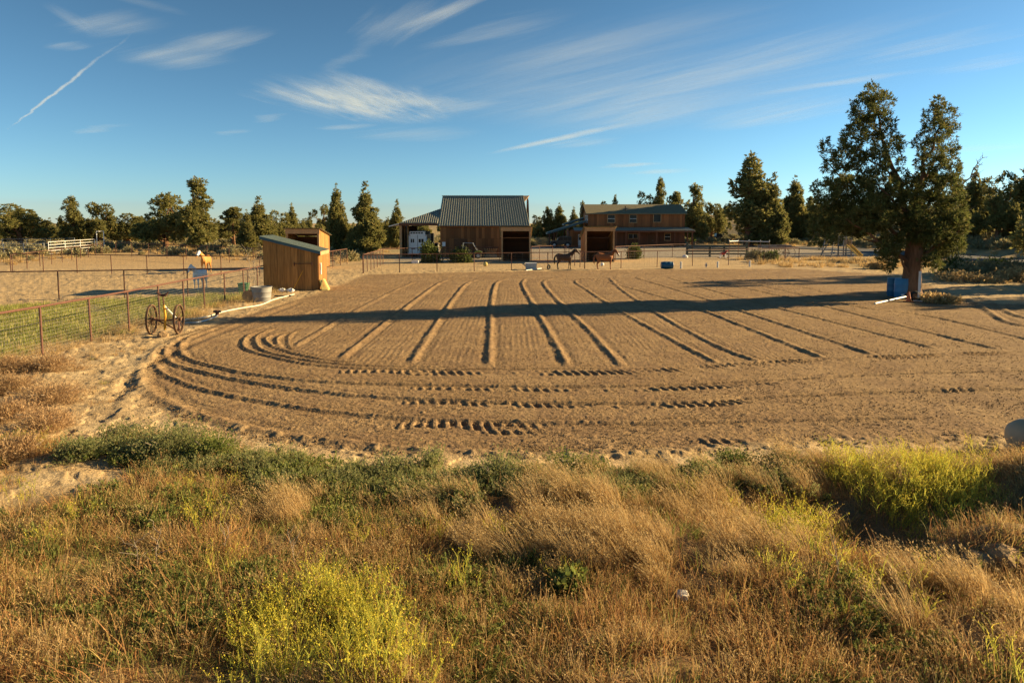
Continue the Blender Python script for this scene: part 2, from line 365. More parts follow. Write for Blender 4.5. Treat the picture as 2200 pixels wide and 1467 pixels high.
LUGS = [([(700, 797), (864, 800), (1050, 801), (1300, 800), (1500, 793)], .28, .034), ([(850, 832), (1009, 836), (1300, 838), (1505, 832), (1700, 822)], .18, .034),
        ([(830, 862), (1045, 869), (1300, 873), (1505, 869), (1650, 858)], .17, .034), ([(820, 905), (936, 915), (1082, 920), (1200, 921)], .36, .046),
        ([(1480, 789), (1600, 784), (1800, 772), (2200, 757)], .25, .036), ([(1980, 842), (2077, 839), (2150, 837)], .2, .03), ([(1460, 945), (1560, 948), (1620, 945)], .4, .05)]

def near_line(x, y, line, reach):
    """distance to a polyline, arc length along it and signed side, for the points within reach"""
    lo = line.min(0) - reach; hi = line.max(0) + reach
    idx = np.nonzero((x > lo[0]) & (x < hi[0]) & (y > lo[1]) & (y < hi[1]))[0]
    px, py = x[idx], y[idx]; best = np.full(len(idx), 1e9); arc = np.zeros(len(idx)); sgn = np.zeros(len(idx)); s0 = 0
    for a, b in zip(line[:-1], line[1:]):
        v = b - a; ln = np.hypot(*v) + 1e-9
        k = np.nonzero((px > min(a[0], b[0]) - reach) & (px < max(a[0], b[0]) + reach) & (py > min(a[1], b[1]) - reach) & (py < max(a[1], b[1]) + reach))[0]
        if len(k):
            wx, wy = px[k] - a[0], py[k] - a[1]; t = np.clip((wx * v[0] + wy * v[1]) / ln ** 2, 0, 1)
            d = np.hypot(wx - t * v[0], wy - t * v[1]); cr = (v[0] * wy - v[1] * wx) / ln
            g = d < best[k]; kk = k[g]; best[kk] = d[g]; arc[kk] = s0 + t[g] * ln; sgn[kk] = cr[g]
        s0 += ln
    return idx, best, arc, sgn, s0

def build_ground():
    th = np.concatenate([np.linspace(-66, -40, 34, endpoint=False), np.linspace(-40, 40, 980), np.linspace(40, 66, 35)[1:]])
    tn = np.tan(np.radians(th))
    yr = np.concatenate([[-30, -12, -4, 0, 2], np.linspace(3, 5.2, 16, endpoint=False), 1 / np.linspace(1 / 5.2, 1 / 11, 150, endpoint=False), 1 / np.linspace(1 / 11, 1 / 62, 350, endpoint=False),
                         62 * (6000 / 62) ** np.linspace(0, 1, 84)])
    wy = np.maximum(yr, 4.0)
    X = (wy[:, None] * tn[None, :]); Y = np.repeat(yr[:, None], len(th), 1)
    nr, nc = X.shape; x, y = X.ravel(), Y.ravel()
    z = zb(x, y)
    a_sd = np.full(x.shape, -50.); near = (y > 9) & (y < 75) & (np.abs(x) < 60)
    a_sd[near] = poly_sd(x[near] + (fbm(x[near] * 2, y[near] * 2, 3, 5) - .5) * .5, y[near] + (fbm(x[near] * 2, y[near] * 2, 3, 6) - .5) * .35, ARENA)
    inside = sstep(-.3, .4, a_sd)
    # ridges and wheel tracks
    dz = np.zeros(x.shape); dn = np.zeros(x.shape)
    wob = (fbm(x * 3.1, y * 3.1, 3, 21) - .5)
    for L_, hgt, w in RIDGES + RINGS:
        line = smooth_line([flat(*q) for q in L_], 6)
        idx, d, arc, sg, ln = near_line(x, y, line, 1.0)
        if not len(idx): continue
        dd = d + wob[idx] * w * .6
        ring = (L_, hgt, w) in RINGS
        amp = hgt * ((.95 + .3 * fbm(arc * .9, arc * 0 + hgt * 99, 3, 22)) if ring else (.6 + .8 * fbm(arc * .9, arc * 0 + hgt * 99, 3, 22))) * sstep(0, .8, arc) * sstep(0, .8, ln - arc + .3)
        amp = amp * ((.48 if hgt < .1 else .6) if ring else .52); w = w * .60; amp = amp * (.78 + .45 * vnoise(x[idx] * 13, y[idx] * 13, 28))
        dz[idx] = np.maximum(dz[idx], amp * np.exp(-(dd / w) ** 2)); dn[idx] = np.minimum(dn[idx], -.42 * amp * np.exp(-((np.abs(dd) - 2.0 * w) / (1.1 * w)) ** 2))
    dz = dz + dn
    for L_, w, dep in LUGS:
        line = smooth_line([flat(*q) for q in L_], 6)
        idx, d, arc, sg, ln = near_line(x, y, line, 1.0)
        band = sstep(w * 1.15, w * .75, d) * sstep(0, 1.2, arc) * sstep(0, 1.2, ln - arc) * (1.05 * sstep(.30, .52, fbm(arc * .7, sg * 2.0, 3, 24)) * (.6 + .9 * vnoise(arc * 4.3, sg * 5, 25)))
        ph = arc / .235 + sg * 1.3 + .5 * fbm(arc * 1.2, sg * 1.2, 2, 26)
        dz[idx] += band * dep * (sstep(-.3, .6, np.sin(2 * np.pi * ph)) * 1.6 - .9)
    # clods and ripples of the loose soil
    cl = np.zeros(x.shape); n_ = (y > 3) & (y < 80)
    xx, yy = x[n_], y[n_]
    c1 = fbm(xx * 7, yy * 7, 3, 31) - .5; c2 = vnoise(xx * 18, yy * 18, 35) - .5; c3 = np.maximum(0, vnoise(xx * 9, yy * 9, 36) - .74) * 4
    cl[n_] = (c1 * .017 + c2 * .013 + c3 * .014 * (fbm(xx * .7, yy * .7, 2, 37) > .42)) * inside[n_] + ((fbm(xx * 1.4, yy * 1.4, 4, 41) - .5) * .09 + sstep(.52, .60, fbm(xx * 2.6, yy * 2.6, 3, 45)) * .028 + (vnoise(xx * 12, yy * 12, 46) - .5) * .012) * (1 - inside[n_]) * (yy < 60)
    # fine harrow scratches: along the ridges in the middle, round the loop near the edge
    mid_ = sstep(17.5, 20, y) * sstep(-9.5, -7.5, x) * sstep(52, 47, y); brk = .35 + 1.1 * sstep(.35, .65, fbm(x * 1.6, y * .35, 3, 91))
    cl += inside * (y < 55) * brk * .0032 * (mid_ * np.sin(2 * np.pi * (x + .12 * fbm(x * .6, y * .6, 2, 92)) / .19) + (1 - mid_) * np.sin(2 * np.pi * (a_sd + .1 * fbm(x * .8, y * .8, 2, 93)) / .21))
    # cloddy berm along the raked edge
    berm = np.exp(-((a_sd - .12) / .28) ** 2) * (y < 24)
    dz += berm * (.0 + .10 * np.maximum(0, vnoise(x * 7, y * 7, 43) - .45))
    # ruts left of the arena
    for L_ in ([(640, 652), (480, 712), (385, 752), (300, 800), (250, 850), (215, 905)], [(620, 650), (440, 705), (330, 740), (255, 790), (205, 850), (170, 900)]):
        idx, d, arc, sg, ln = near_line(x, y, smooth_line([flat(*q) for q in L_], 6), 1.0)
        dz[idx] += -.022 * np.exp(-(d / .16) ** 2) + .016 * np.exp(-((d - .3) / .12) ** 2)
    z = z + dz * np.maximum(inside, sstep(-1.5, -.2, a_sd) * .8) * (y < 75) + cl
    # ------- albedo by kind of ground
    big = fbm(x * .35, y * .35, 4, 51); mid = fbm(x * 1.7, y * 1.7, 4, 52)
    col = np.zeros((len(x), 3))
    def put(rgb, m):
        nonlocal col; col = col * (1 - m[:, None]) + np.array(rgb)[None, :] * m[:, None]
    one = np.ones(x.shape)
    put((.44, .32, .175), one)                                                   # bare sandy soil
    put((.49, .375, .22), sstep(.45, .62, mid) * (y < 26) * .8)
    put((.39, .285, .16), sstep(.5, .65, big) * .6)
    put((.33, .235, .13), sstep(.56, .68, fbm(x * 3.2, y * 3.2, 4, 58)) * (y < 40) * .7)
    fgv = sstep(-.2, .5, poly_sd(x, y, FGVEG) + (mid - .5) * 1.2) * (1 - .9 * sstep(-.1, .5, poly_sd(x, y, BARE) + (mid - .5) * .8))
    put((.19, .12, .06), fgv * .85)
    put((.19, .17, .075), fgv * sstep(.5, .65, big) * .5)
    put((.30, .20, .11), np.exp(-(((x - 5.6) / 1.2) ** 2 + ((y - 8.1) / .9) ** 2)))
    put((.30, .26, .12), sstep(-.4, .8, poly_sd(x, y, LAWN) + (mid - .5) * 3))    # irrigated paddock strip
    put((.42, .285, .14), sstep(58, 75, y) * sstep(-10, -20, x) * .8)
    far = sstep(84, 100, y) * sstep(-8, -20, x) + sstep(125, 150, y); far = np.clip(far + sstep(57, 60, x), 0, 1)
    put((.40, .29, .14), far); put((.24, .20, .11), far * sstep(.45, .6, big) * .8)
    put((.255, .225, .185), sstep(-.8, 1.2, poly_sd(x, y, YARD) + (mid - .5) * 2) * .92)      # gravel yard
    put((.262, .172, .088), inside * (.94 + .06 * mid))                            # raked arena soil
    put((.32, .218, .115), inside * sstep(.42, .62, fbm(x * .5, y * .9, 4, 53)) * .55)
    put((.215, .138, .076), inside * sstep(.50, .66, fbm(x * 1.3, y * 1.3, 4, 54)) * .6)
    put((.20, .13, .075), inside * sstep(.55, .7, fbm(x * 5, y * 5, 3, 57)) * .6)
    put((.36, .27, .13), sstep(-.2, .8, poly_sd(x, y, pxpoly([(1720, 560), (1900, 548), (2230, 588), (2230, 640), (2060, 612), (1880, 582)])) + (mid - .5) * 3) * .85)
    col *= (.90 + .2 * fbm(x * 6, y * 6, 3, 55))[:, None]
    rgba = np.c_[col, np.ones(len(x))].astype(np.float32)
    i = np.arange((nr - 1) * nc).reshape(nr - 1, nc)[:, :-1]
    q = np.stack([i, i + 1, i + 1 + nc, i + nc], -1).reshape(-1, 4)
    ar = (a_sd[q].mean(1) > 0)
    def sub(name, sel, label_kind):
        f = q[sel]; used, inv = np.unique(f, return_inverse=True)
        V = np.c_[x[used], y[used], z[used]]
        me = mesh_np(name, V, [inv.reshape(-1, 4)], {'soil': ('FLOAT_COLOR', rgba[used])}, smooth=True)
        return me
    def soilmat(name, bs, bd):
        m = bpy.data.materials.new(name); m.use_nodes = True; nt = m.node_tree; N = nt.nodes; L = nt.links; b = N['Principled BSDF']
        b.inputs['Roughness'].default_value = .95; b.inputs['Specular IOR Level'].default_value = .1
        at_ = N.new('ShaderNodeAttribute'); at_.attribute_name = 'soil'
        tc = N.new('ShaderNodeTexCoord')
        n1 = N.new('ShaderNodeTexNoise'); n1.inputs['Scale'].default_value = 9; n1.inputs['Detail'].default_value = 9; n1.inputs['Roughness'].default_value = .7; L.new(tc.outputs['Object'], n1.inputs['Vector'])
        mr = N.new('ShaderNodeMapRange'); L.new(n1.outputs['Fac'], mr.inputs[0]); mr.inputs[1].default_value = .3; mr.inputs[2].default_value = .7; mr.inputs[3].default_value = .72; mr.inputs[4].default_value = 1.22
        hs = N.new('ShaderNodeHueSaturation'); L.new(at_.outputs['Color'], hs.inputs['Color']); L.new(mr.outputs[0], hs.inputs['Value']); L.new(hs.outputs[0], b.inputs['Base Color'])
        n2 = N.new('ShaderNodeTexNoise'); n2.inputs['Scale'].default_value = 14; n2.inputs['Detail'].default_value = 8; n2.inputs['Roughness'].default_value = .7; L.new(tc.outputs['Object'], n2.inputs['Vector'])
        vo = N.new('ShaderNodeTexVoronoi'); vo.inputs['Scale'].default_value = 22; L.new(tc.outputs['Object'], vo.inputs['Vector'])
        ad = N.new('ShaderNodeMath'); ad.operation = 'MULTIPLY_ADD'; L.new(vo.outputs['Distance'], ad.inputs[0]); ad.inputs[1].default_value = -.35; L.new(n2.outputs['Fac'], ad.inputs[2])
        bp = N.new('ShaderNodeBump'); bp.inputs['Strength'].default_value = bs; bp.inputs['Distance'].default_value = bd; L.new(ad.outputs[0], bp.inputs['Height']); L.new(bp.outputs[0], b.inputs['Normal'])
        return m
    tag(link('ground', sub('ground', ~ar, 0), soilmat('dry_soil', .55, .05)), 'pale sandy ground with dry grass, paddocks and gravel yard', kind='structure')
    tag(link('arena_ground', sub('arena_ground', ar, 0), soilmat('raked_soil', .55, .05)), 'brown raked riding arena soil with harrow ridges and tyre tracks', kind='structure')
build_ground()

def build_road():
    n = len(ROADC); t = np.gradient(ROADC, axis=0); t /= np.linalg.norm(t, axis=1)[:, None]; nn = np.c_[-t[:, 1], t[:, 0]]
    w = np.interp(np.arange(n), [0, n - 16, n - 1], [4.3, 4.3, 3.0])
    V, Fc = [], []; ks = np.linspace(-1, 1, 7)
    for i in range(n):
        for k in ks:
            p = ROADC[i] + nn[i] * w[i] * k; V.append((p[0], p[1], float(zb(*p)) + .10 - .03 * k * k))
    for k in (-1, 1):
        for i in range(n): p = ROADC[i] + nn[i] * w[i] * k * 1.06; V.append((p[0], p[1], float(zb(*p)) - .1))
    for i in range(n - 1):
        for j in range(6): a = i * 7 + j; Fc.append((a, a + 1, a + 8, a + 7))
        b0 = n * 7 + i; Fc.append((i * 7, b0, b0 + 1, (i + 1) * 7)); b1 = n * 8 + i; Fc.append((i * 7 + 6, b1, b1 + 1, (i + 1) * 7 + 6))
    tag(link('road', mesh_np('road', np.array(V), [np.array(Fc)], smooth=True), MAT['asphalt']), 'grey asphalt drive curving past the hillside', kind='structure')
build_road()
# ------------------------------------------------------------------ buildings
def ribbed(mb, a, b, c, d, n, rib=.03):
    """ribbed metal sheet: a-b along the eave, d-c along the ridge; n ribs run from eave to ridge"""
    a, b, c, d = map(Vector, (a, b, c, d)); nrm = (b - a).cross(d - a).normalized()
    if nrm.z < 0: nrm = -nrm
    vs, fs = [], []
    for i in range(n):
        for t, h in ((i / n, 0), ((i + .62) / n, 0), ((i + .72) / n, rib), ((i + .88) / n, rib), ((i + .98) / n, 0)):
            vs += [a.lerp(b, t) + nrm * h, d.lerp(c, t) + nrm * h]
    vs += [b, c]
    for i in range(len(vs) // 2 - 1): fs.append((2 * i, 2 * i + 2, 2 * i + 3, 2 * i + 1))
    m = len(vs); vs += [Vector(v) - nrm * .03 for v in (a, b, c, d)]
    fs += [(m, m + 3, m + 2, m + 1)]
    mb.add(vs, fs); return mb

def shed():
    p = G(568, 625); q = G(676, 621)
    ang = R(6); w = 3.15; dep = 2.9; hl, hr = 3.10, 2.28
    t = thing('tool_shed', 'small lean-to shed of upright brown boards with green metal roof beside the fence', 'shed', (p.x, p.y, -.02), ang)
    hz = lambda x: hl + (hr - hl) * x / w
    wall = MB(); wall.hexa([(.04, .04, 0), (w - .04, .04, 0), (w - .04, dep - .04, 0), (.04, dep - .04, 0), (.04, .04, hl - .06), (w - .04, .04, hr - .06), (w - .04, dep - .04, hr - .06), (.04, dep - .04, hl - .06)])
    wo = wall.build('wall', MAT['dark_wood'], t)
    n = 8
    for i in range(n):                                                 # front boards, each cut to the slope
        x0, x1 = i * w / n + .006, (i + 1) * w / n - .006; off = random.uniform(-.006, .006)
        MB().hexa([(x0, -.01 + off, .03), (x1, -.01 + off, .03), (x1, .03 + off, .03), (x0, .03 + off, .03), (x0, -.01 + off, hz(x0) - .02), (x1, -.01 + off, hz(x1) - .02), (x1, .03 + off, hz(x1) - .02), (x0, .03 + off, hz(x0) - .02)]).build('board', MAT['shed_wood'], wo)
    for i in range(9):                                                 # boards with gaps on the low side
        y0 = .03 + i * dep / 9; plank('board', MAT['shed_wood'], wo, (w + .012, y0 + dep / 18, hr / 2), (.045, dep / 9 - .05, hr - .06))
    for i in range(9):
        y0 = .03 + i * dep / 9; plank('board', MAT['shed_wood'], wo, (-.012, y0 + dep / 18, hl / 2), (.045, dep / 9 - .03, hl - .06))
    rf = MB(); ov = .16
    a, b, c, d = (-ov, -ov, hz(-ov) + .13), (-ov, dep + ov, hz(-ov) + .13), (w + ov, dep + ov, hz(w + ov) + .13), (w + ov, -ov, hz(w + ov) + .13)
    ribbed(rf, a, b, c, d, 12, .03); ro = rf.build('roof', MAT['green_roof'], t)
    MB().hexa([(-ov, -ov - .02, hz(-ov) - .05), (w + ov, -ov - .02, hz(w + ov) - .05), (w + ov, -ov + .03, hz(w + ov) - .05), (-ov, -ov + .03, hz(-ov) - .05),
               (-ov, -ov - .02, hz(-ov) + .12), (w + ov, -ov - .02, hz(w + ov) + .12), (w + ov, -ov + .03, hz(w + ov) + .12), (-ov, -ov + .03, hz(-ov) + .12)]).build('fascia', MAT['blue_trim'], ro)
    MB().box(w + ov - .02, w + ov + .02, -ov + .035, dep + ov, hz(w + ov) - .12, hz(w + ov) + .11).build('fascia', MAT['pale_wood'], ro)
    MB().tube([(1.75, -.07, 1.62), (2.85, -.07, 1.64)], .02, 6).tube([(1.78, -.06, 1.5), (1.78, -.06, 1.7)], .03, 6).tube([(2.8, -.06, 1.52), (2.8, -.06, 1.72)], .03, 6).build('tool_bar', MAT['rust_dark'], t)
    lb = MB().box(w + .04, w + .12, .28, .46, .95, 1.65).build('light_fixture', MAT['white'], t)  # white light fixture on the side wall, an unlit box
    MB().box(w + .121, w + .135, .31, .43, 1.2, 1.55).build('cover', MAT['pvc'], lb)
    k = thing('rake', 'yellow-handled rake leaning against the front of the shed', 'rake', t.matrix_world @ Vector((0, 0, 0)) if False else (p.x, p.y, 0), ang)
    MB().tube([(1.72, -.20, .1), (2.28, -.06, 1.2)], .018, 6).build('handle', MAT['yellow'], k)
    MB().box(1.55, 1.88, -.24, -.20, .03, .12).build('head', MAT['rust_dark'], k)
    k = thing('straw_bale', 'yellowish straw flake leaning at the lit corner of the shed', 'bale', (p.x, p.y, 0), ang)
    MB().hexa([(w + .2, -.25, 0), (w + .62, -.1, 0), (w + .62, .5, 0), (w + .2, .4, 0), (w + .05, -.1, .62), (w + .3, 0, .66), (w + .3, .45, .7), (w + .05, .35, .64)]).build('bale', MAT['straw'], k, bevel=.04)
    MB().tube([(w + .36, -.2, .2), (w + .24, -.05, .62)], .012, 5).build('twine', MAT['orange'], k)
shed()

def shelter(label, pl, pr, pt, pb, Y, depth, drop, left_side=True):
    a, b = at(pl, pb, Y), at(pr, pb, Y); zt = at(pl, pt, Y).z; z0 = float(zb(a.x, Y)) - .03
    x0, x1 = a.x, b.x; org = ((x0 + x1) / 2, Y, z0)
    t = thing('run_in_shelter', label, 'shelter', org, group='run-in shelters')
    P = .16; yb = Y + depth
    hh = lambda y: zt - drop * (y - Y) / depth
    for x in (x0 + P / 2, x1 - P / 2): MB(org).box(x - P / 2, x + P / 2, Y, Y + P, z0, zt - .05).build('post', MAT['pale_wood'], t)
    MB(org).box(x0 - .05, x1 + .05, Y - .05, Y - .002, zt - .38, zt + .03).build('header', MAT['pale_wood'], t)
    n = 7
    for sx in (x0, x1 - .05):
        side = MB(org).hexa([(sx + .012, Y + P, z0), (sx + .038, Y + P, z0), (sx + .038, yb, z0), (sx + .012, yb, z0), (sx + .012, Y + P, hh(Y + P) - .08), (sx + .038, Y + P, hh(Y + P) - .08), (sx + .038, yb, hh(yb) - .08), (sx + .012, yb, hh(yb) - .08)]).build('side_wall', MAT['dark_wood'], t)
        for i in range(n):
            ya, yc = Y + P + i * (depth - P) / n, Y + P + (i + 1) * (depth - P) / n - .02
            MB(org).hexa([(sx, ya, z0 + .04), (sx + .05, ya, z0 + .04), (sx + .05, yc, z0 + .04), (sx, yc, z0 + .04), (sx, ya, hh(ya) - .05), (sx + .05, ya, hh(ya) - .05), (sx + .05, yc, hh(yc) - .05), (sx, yc, hh(yc) - .05)]).build('board', MAT['shed_wood'], side)
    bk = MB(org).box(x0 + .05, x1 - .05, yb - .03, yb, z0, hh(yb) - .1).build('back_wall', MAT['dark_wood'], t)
    m = 11; H = hh(yb) - z0 - .15
    for i in range(m): plank('plank', MAT['dark_wood'], bk, ((x0 + x1) / 2, yb - .06, z0 + .05 + (i + .5) * H / m), (x1 - x0 - .1, .045, H / m - .025), org)
    r = MB(org); ribbed(r, (x0 - .2, Y - .25, hh(Y - .25) + .08), (x1 + .2, Y - .25, hh(Y - .25) + .08), (x1 + .2, yb + .2, hh(yb + .2) + .08), (x0 - .2, yb + .2, hh(yb + .2) + .08), 14, .025); r.build('roof', MAT['metal_roof'], t)
    MB(org).hexa([(x0 + .06, Y + .02, hh(Y) - .03), (x1 - .06, Y + .02, hh(Y) - .03), (x1 - .06, yb - .02, hh(yb) - .03), (x0 + .06, yb - .02, hh(yb) - .03), (x0 + .06, Y + .02, hh(Y) + .02), (x1 - .06, Y + .02, hh(Y) + .02), (x1 - .06, yb - .02, hh(yb) + .02), (x0 + .06, yb - .02, hh(yb) + .02)]).build('dark_ceiling', MAT['dark_wood'], t)  # dark boards added under the roof sheet to keep the inside dim
    return t
shelter('open run-in shelter of brown boards standing in front of the metal-roofed barn', 1077, 1140, 489, 562, 71.8, 4.2, 1.1)
shelter('open run-in shelter of brown boards standing in front of the two-storey house', 1257, 1320, 489, 563, 71.0, 4.6, 1.1)
shelter('dark open run-in shelter rising behind the small shed', 616, 687, 493, 575, 60.0, 3.4, .6)

def window(parent, org, x0, x1, z0, z1, y, split='h', fr=.08, frame='pale_wood', axis='y', s=-1):
    """a framed window; axis 'y': in a wall facing -y, axis 'x': in a wall facing -x"""
    d = .05
    def bx(mb, u0, u1, w0, w1, d0, d1):
        if axis == 'y': mb.box(u0, u1, y + s * d1, y + s * d0, w0, w1)
        else: mb.box(y + s * d1, y + s * d0, u0, u1, w0, w1)
        return mb
    w = bx(MB(org), x0 - fr, x1 + fr, z1, z1 + fr, 0, .055); bx(w, x0 - fr, x1 + fr, z0 - fr, z0, 0, .055); bx(w, x0 - fr, x0, z0, z1, 0, .055); bx(w, x1, x1 + fr, z0, z1, 0, .055)
    wo = w.build('window', MAT[frame], parent)
    if split == 'h':
        zm = (z0 + z1) / 2; ps = [(x0, x1, z0, zm - .03), (x0, x1, zm + .03, z1)]; bx(MB(org), x0, x1, zm - .03, zm + .03, .005, .048).build('sash_bar', MAT['white'], wo)
    elif split == 'v':
        xm = (x0 + x1) / 2; ps = [(x0, xm - .03, z0, z1), (xm + .03, x1, z0, z1)]; bx(MB(org), xm - .03, xm + .03, z0, z1, .005, .048).build('sash_bar', MAT['white'], wo)
    else: ps = [(x0, x1, z0, z1)]
    for p in ps: bx(MB(org), *p, .004, .02).build('pane', MAT['glass'], wo)
    return wo

def barn():
    Y = 80.5; x0, x1 = at(946, 553, Y).x, at(1137, 553, Y).x; z0 = -.03; ze = at(1000, 485, Y).z; dep = 11.0
    ym = Y + 4.6; zr = at(1000, 421.5, ym).z
    org = ((x0 + x1) / 2, Y, z0)
    t = thing('barn', 'brown board barn with steep grey ribbed metal roof and open lean-to', 'barn', org)
    yb = 2 * ym - Y
    wl = MB(org); wl.prism([(x0 + .03, z0), (x1 - .03, z0), (x1 - .03, ze), (x0 + .03, ze)], Y + .03, Y + .2)
    for x in (x0 + .03, x1 - .2): wl.add([(x, Y + .2, z0), (x + .17, Y + .2, z0), (x + .17, yb, z0), (x, yb, z0), (x, Y + .2, ze), (x + .17, Y + .2, ze), (x + .17, yb, ze), (x, yb, ze), (x, ym, zr - .25), (x + .17, ym, zr - .25)],
        [(0, 3, 7, 8, 4), (1, 5, 9, 6, 2), (4, 8, 9, 5), (8, 7, 6, 9), (0, 4, 5, 1), (3, 2, 6, 7)])
    wl.prism([(x0 + .2, z0), (x1 - .2, z0), (x1 - .2, ze), (x0 + .2, ze)], yb - .2, yb)
    wo = wl.build('wall', MAT['dark_wood'], t)
    n = 30; bw = (x1 - x0) / n; zs = z0 + (ze - z0) * .60          # upper and lower courses of boards
    for i in range(n):
        xc = x0 + (i + .5) * bw
        plank('board', MAT['barn_wood'], wo, (xc, Y + .012 + random.uniform(-.006, .006), (z0 + zs) / 2), (bw - .02, .04, zs - z0 - .03), org)
        plank('board', MAT['barn_wood'], wo, (xc, Y - .006 + random.uniform(-.006, .006), (zs + ze) / 2), (bw - .02, .045, ze - zs - .01), org)
    m = 24
    for i in range(m):                                                # right gable wall boards
        yc = Y + (i + .5) * (yb - Y) / m; zz = ze + (zr - .35 - ze) * (1 - abs(yc - ym) / (ym - Y))
        plank('board', MAT['barn_wood'], wo, (x1 + .0, yc, (z0 + zz) / 2), (.045, (yb - Y) / m - .02, zz - z0), org)
    # doors on the front
    dr = MB(org).box(x0 + 1.6, x0 + 3.2, Y - .09, Y - .04, z0 + .05, z0 + 2.2).build('door', MAT['dark_wood'], t); MB(org).box(x0 + 3.0, x0 + 3.06, Y - .13, Y - .095, z0 + 1.0, z0 + 1.2).build('handle', MAT['galv'], dr)
    MB(org).box(x0 + .25, x0 + .62, Y - .10, Y - .03, at(0, 529, Y).z, at(0, 520, Y).z).build('notice_board', MAT['white'], t)
    MB(org).box(x0 - .05, x1 + .05, Y - .08, Y - .035, ze - .18, ze - .02).build('eave_board', MAT['barn_wood'], t)
    # main roof: front slope with a pointed hay hood, and the back slope
    ye = Y - .55; zee = ze - .02; xl, xr = x0 - .22, x1 + .06
    xr2 = x1 - .62
    rf = MB(org); ribbed(rf, (xl, ye, zee), (xr, ye, zee), (xr2, ym, zr), (xl + .08, ym, zr), 38, .075)
    ribbed(rf, (xl, 2 * ym - ye, zee), (xr, 2 * ym - ye, zee), (xr2, ym, zr), (xl + .08, ym, zr), 38, .075)
    ro = rf.build('roof', MAT['metal_roof'], t)
    tip = Vector((x1 + .12, ym, zr + .06)); f1 = Vector((xr2 + .18, ym - (ym - ye) * .17, zr - (zr - zee) * .17)); b1 = Vector((f1.x, 2 * ym - f1.y, f1.z)); rd = Vector((xr2 - .02, ym, zr + .05)); dn = Vector((0, 0, .06))
    MB(org).add([rd, f1, tip, b1, rd - dn, f1 - dn, tip - dn, b1 - dn], [(0, 1, 2), (0, 2, 3), (4, 6, 5), (4, 7, 6), (1, 5, 6, 2), (2, 6, 7, 3), (0, 4, 5, 1), (0, 3, 7, 4)]).build('hay_hood', MAT['pale_wood'], ro)
    MB(org).bar((xl, ym, zr + .05), (xr2, ym, zr + .05), .4, .06).build('ridge_cap', MAT['metal_roof'], ro)
    # hipped lean-to on the left
    lx = at(858, 479, Y).x; ly = Y - .3; lz = at(900, 479.5, ly).z; ty = Y + 2.8; tz = at(940, 449, ty).z
    lr = MB(org); ns = 18; xe = x0 - .24; nrm = Vector((0, -(tz - lz), ty - ly)).normalized(); vs, fs = [], []
    for i in range(ns):
        for u, hh_ in ((i / ns, 0), ((i + .62) / ns, 0), ((i + .72) / ns, .07), ((i + .88) / ns, .07), ((i + .98) / ns, 0)):
            xx = lx + (xe - lx) * u; vs += [Vector((xx, ly, lz)) + nrm * hh_, Vector((xx, ly + u * (ty - ly), lz + u * (tz - lz))) + nrm * hh_]
    vs += [Vector((xe, ly, lz)), Vector((xe, ty, tz))]; lr.add(vs, [(2 * i, 2 * i + 2, 2 * i + 3, 2 * i + 1) for i in range(len(vs) // 2 - 1)])
    lr.add([(lx, ly, lz - .04), (xe, ly, lz - .04), (xe, ty, tz - .04)], [(0, 2, 1)])
    lr.add([(lx, ly, lz), (x0 - .3, ty, tz), (lx, 2 * ty - ly, lz), (lx, ly, lz - .03), (x0 - .3, ty, tz - .03), (lx, 2 * ty - ly, lz - .03)], [(0, 1, 2), (3, 5, 4), (0, 2, 5, 3)])
    lr.add([(lx, 2 * ty - ly, lz), (x0 - .24, 2 * ty - ly, lz), (x0 - .24, ty, tz), (x0 - .3, ty, tz)], [(0, 1, 2, 3)])
    lo = lr.build('lean_to_roof', MAT['metal_roof'], t)
    ex = at(836, 487, Y).x
    MB(org).hexa([(ex, ly, lz - .42), (lx, ly, lz - .1), (lx, 2 * ty - ly, lz - .1), (ex, 2 * ty - ly, lz - .42), (ex, ly, lz - .34), (lx, ly, lz - .02), (lx, 2 * ty - ly, lz - .02), (ex, 2 * ty - ly, lz - .34)]).build('eave', MAT['white'], lo)
    MB(org).box(lx, x0 - .1, ly - .02, ly + .06, lz - .3, lz - .04).build('beam', MAT['red_wood'], lo)
    for x, y in ((lx + .15, ly + .3), (lx + .15, ly + 3.0), (lx + .15, 2 * ty - ly - .3), (x0 - .4, 2 * ty - ly - .3)):
        MB(org).box(x - .13, x + .13, y - .13, y + .13, z0, lz - .25).build('post', MAT['pale_wood'], t)
    k = MB(org).box(lx + .05, lx + .12, ly + .5, ly + 5.3, z0, lz - .3).build('side_wall', MAT['barn_wood'], t)
    MB(org).box(lx + .35, lx + 1.4, ly + 5.2, ly + 5.3, z0, lz - .35).build('inner_wall', MAT['dark_wood'], t)
    return x0, lx, lz
BX0, BLX, BLZ = barn()

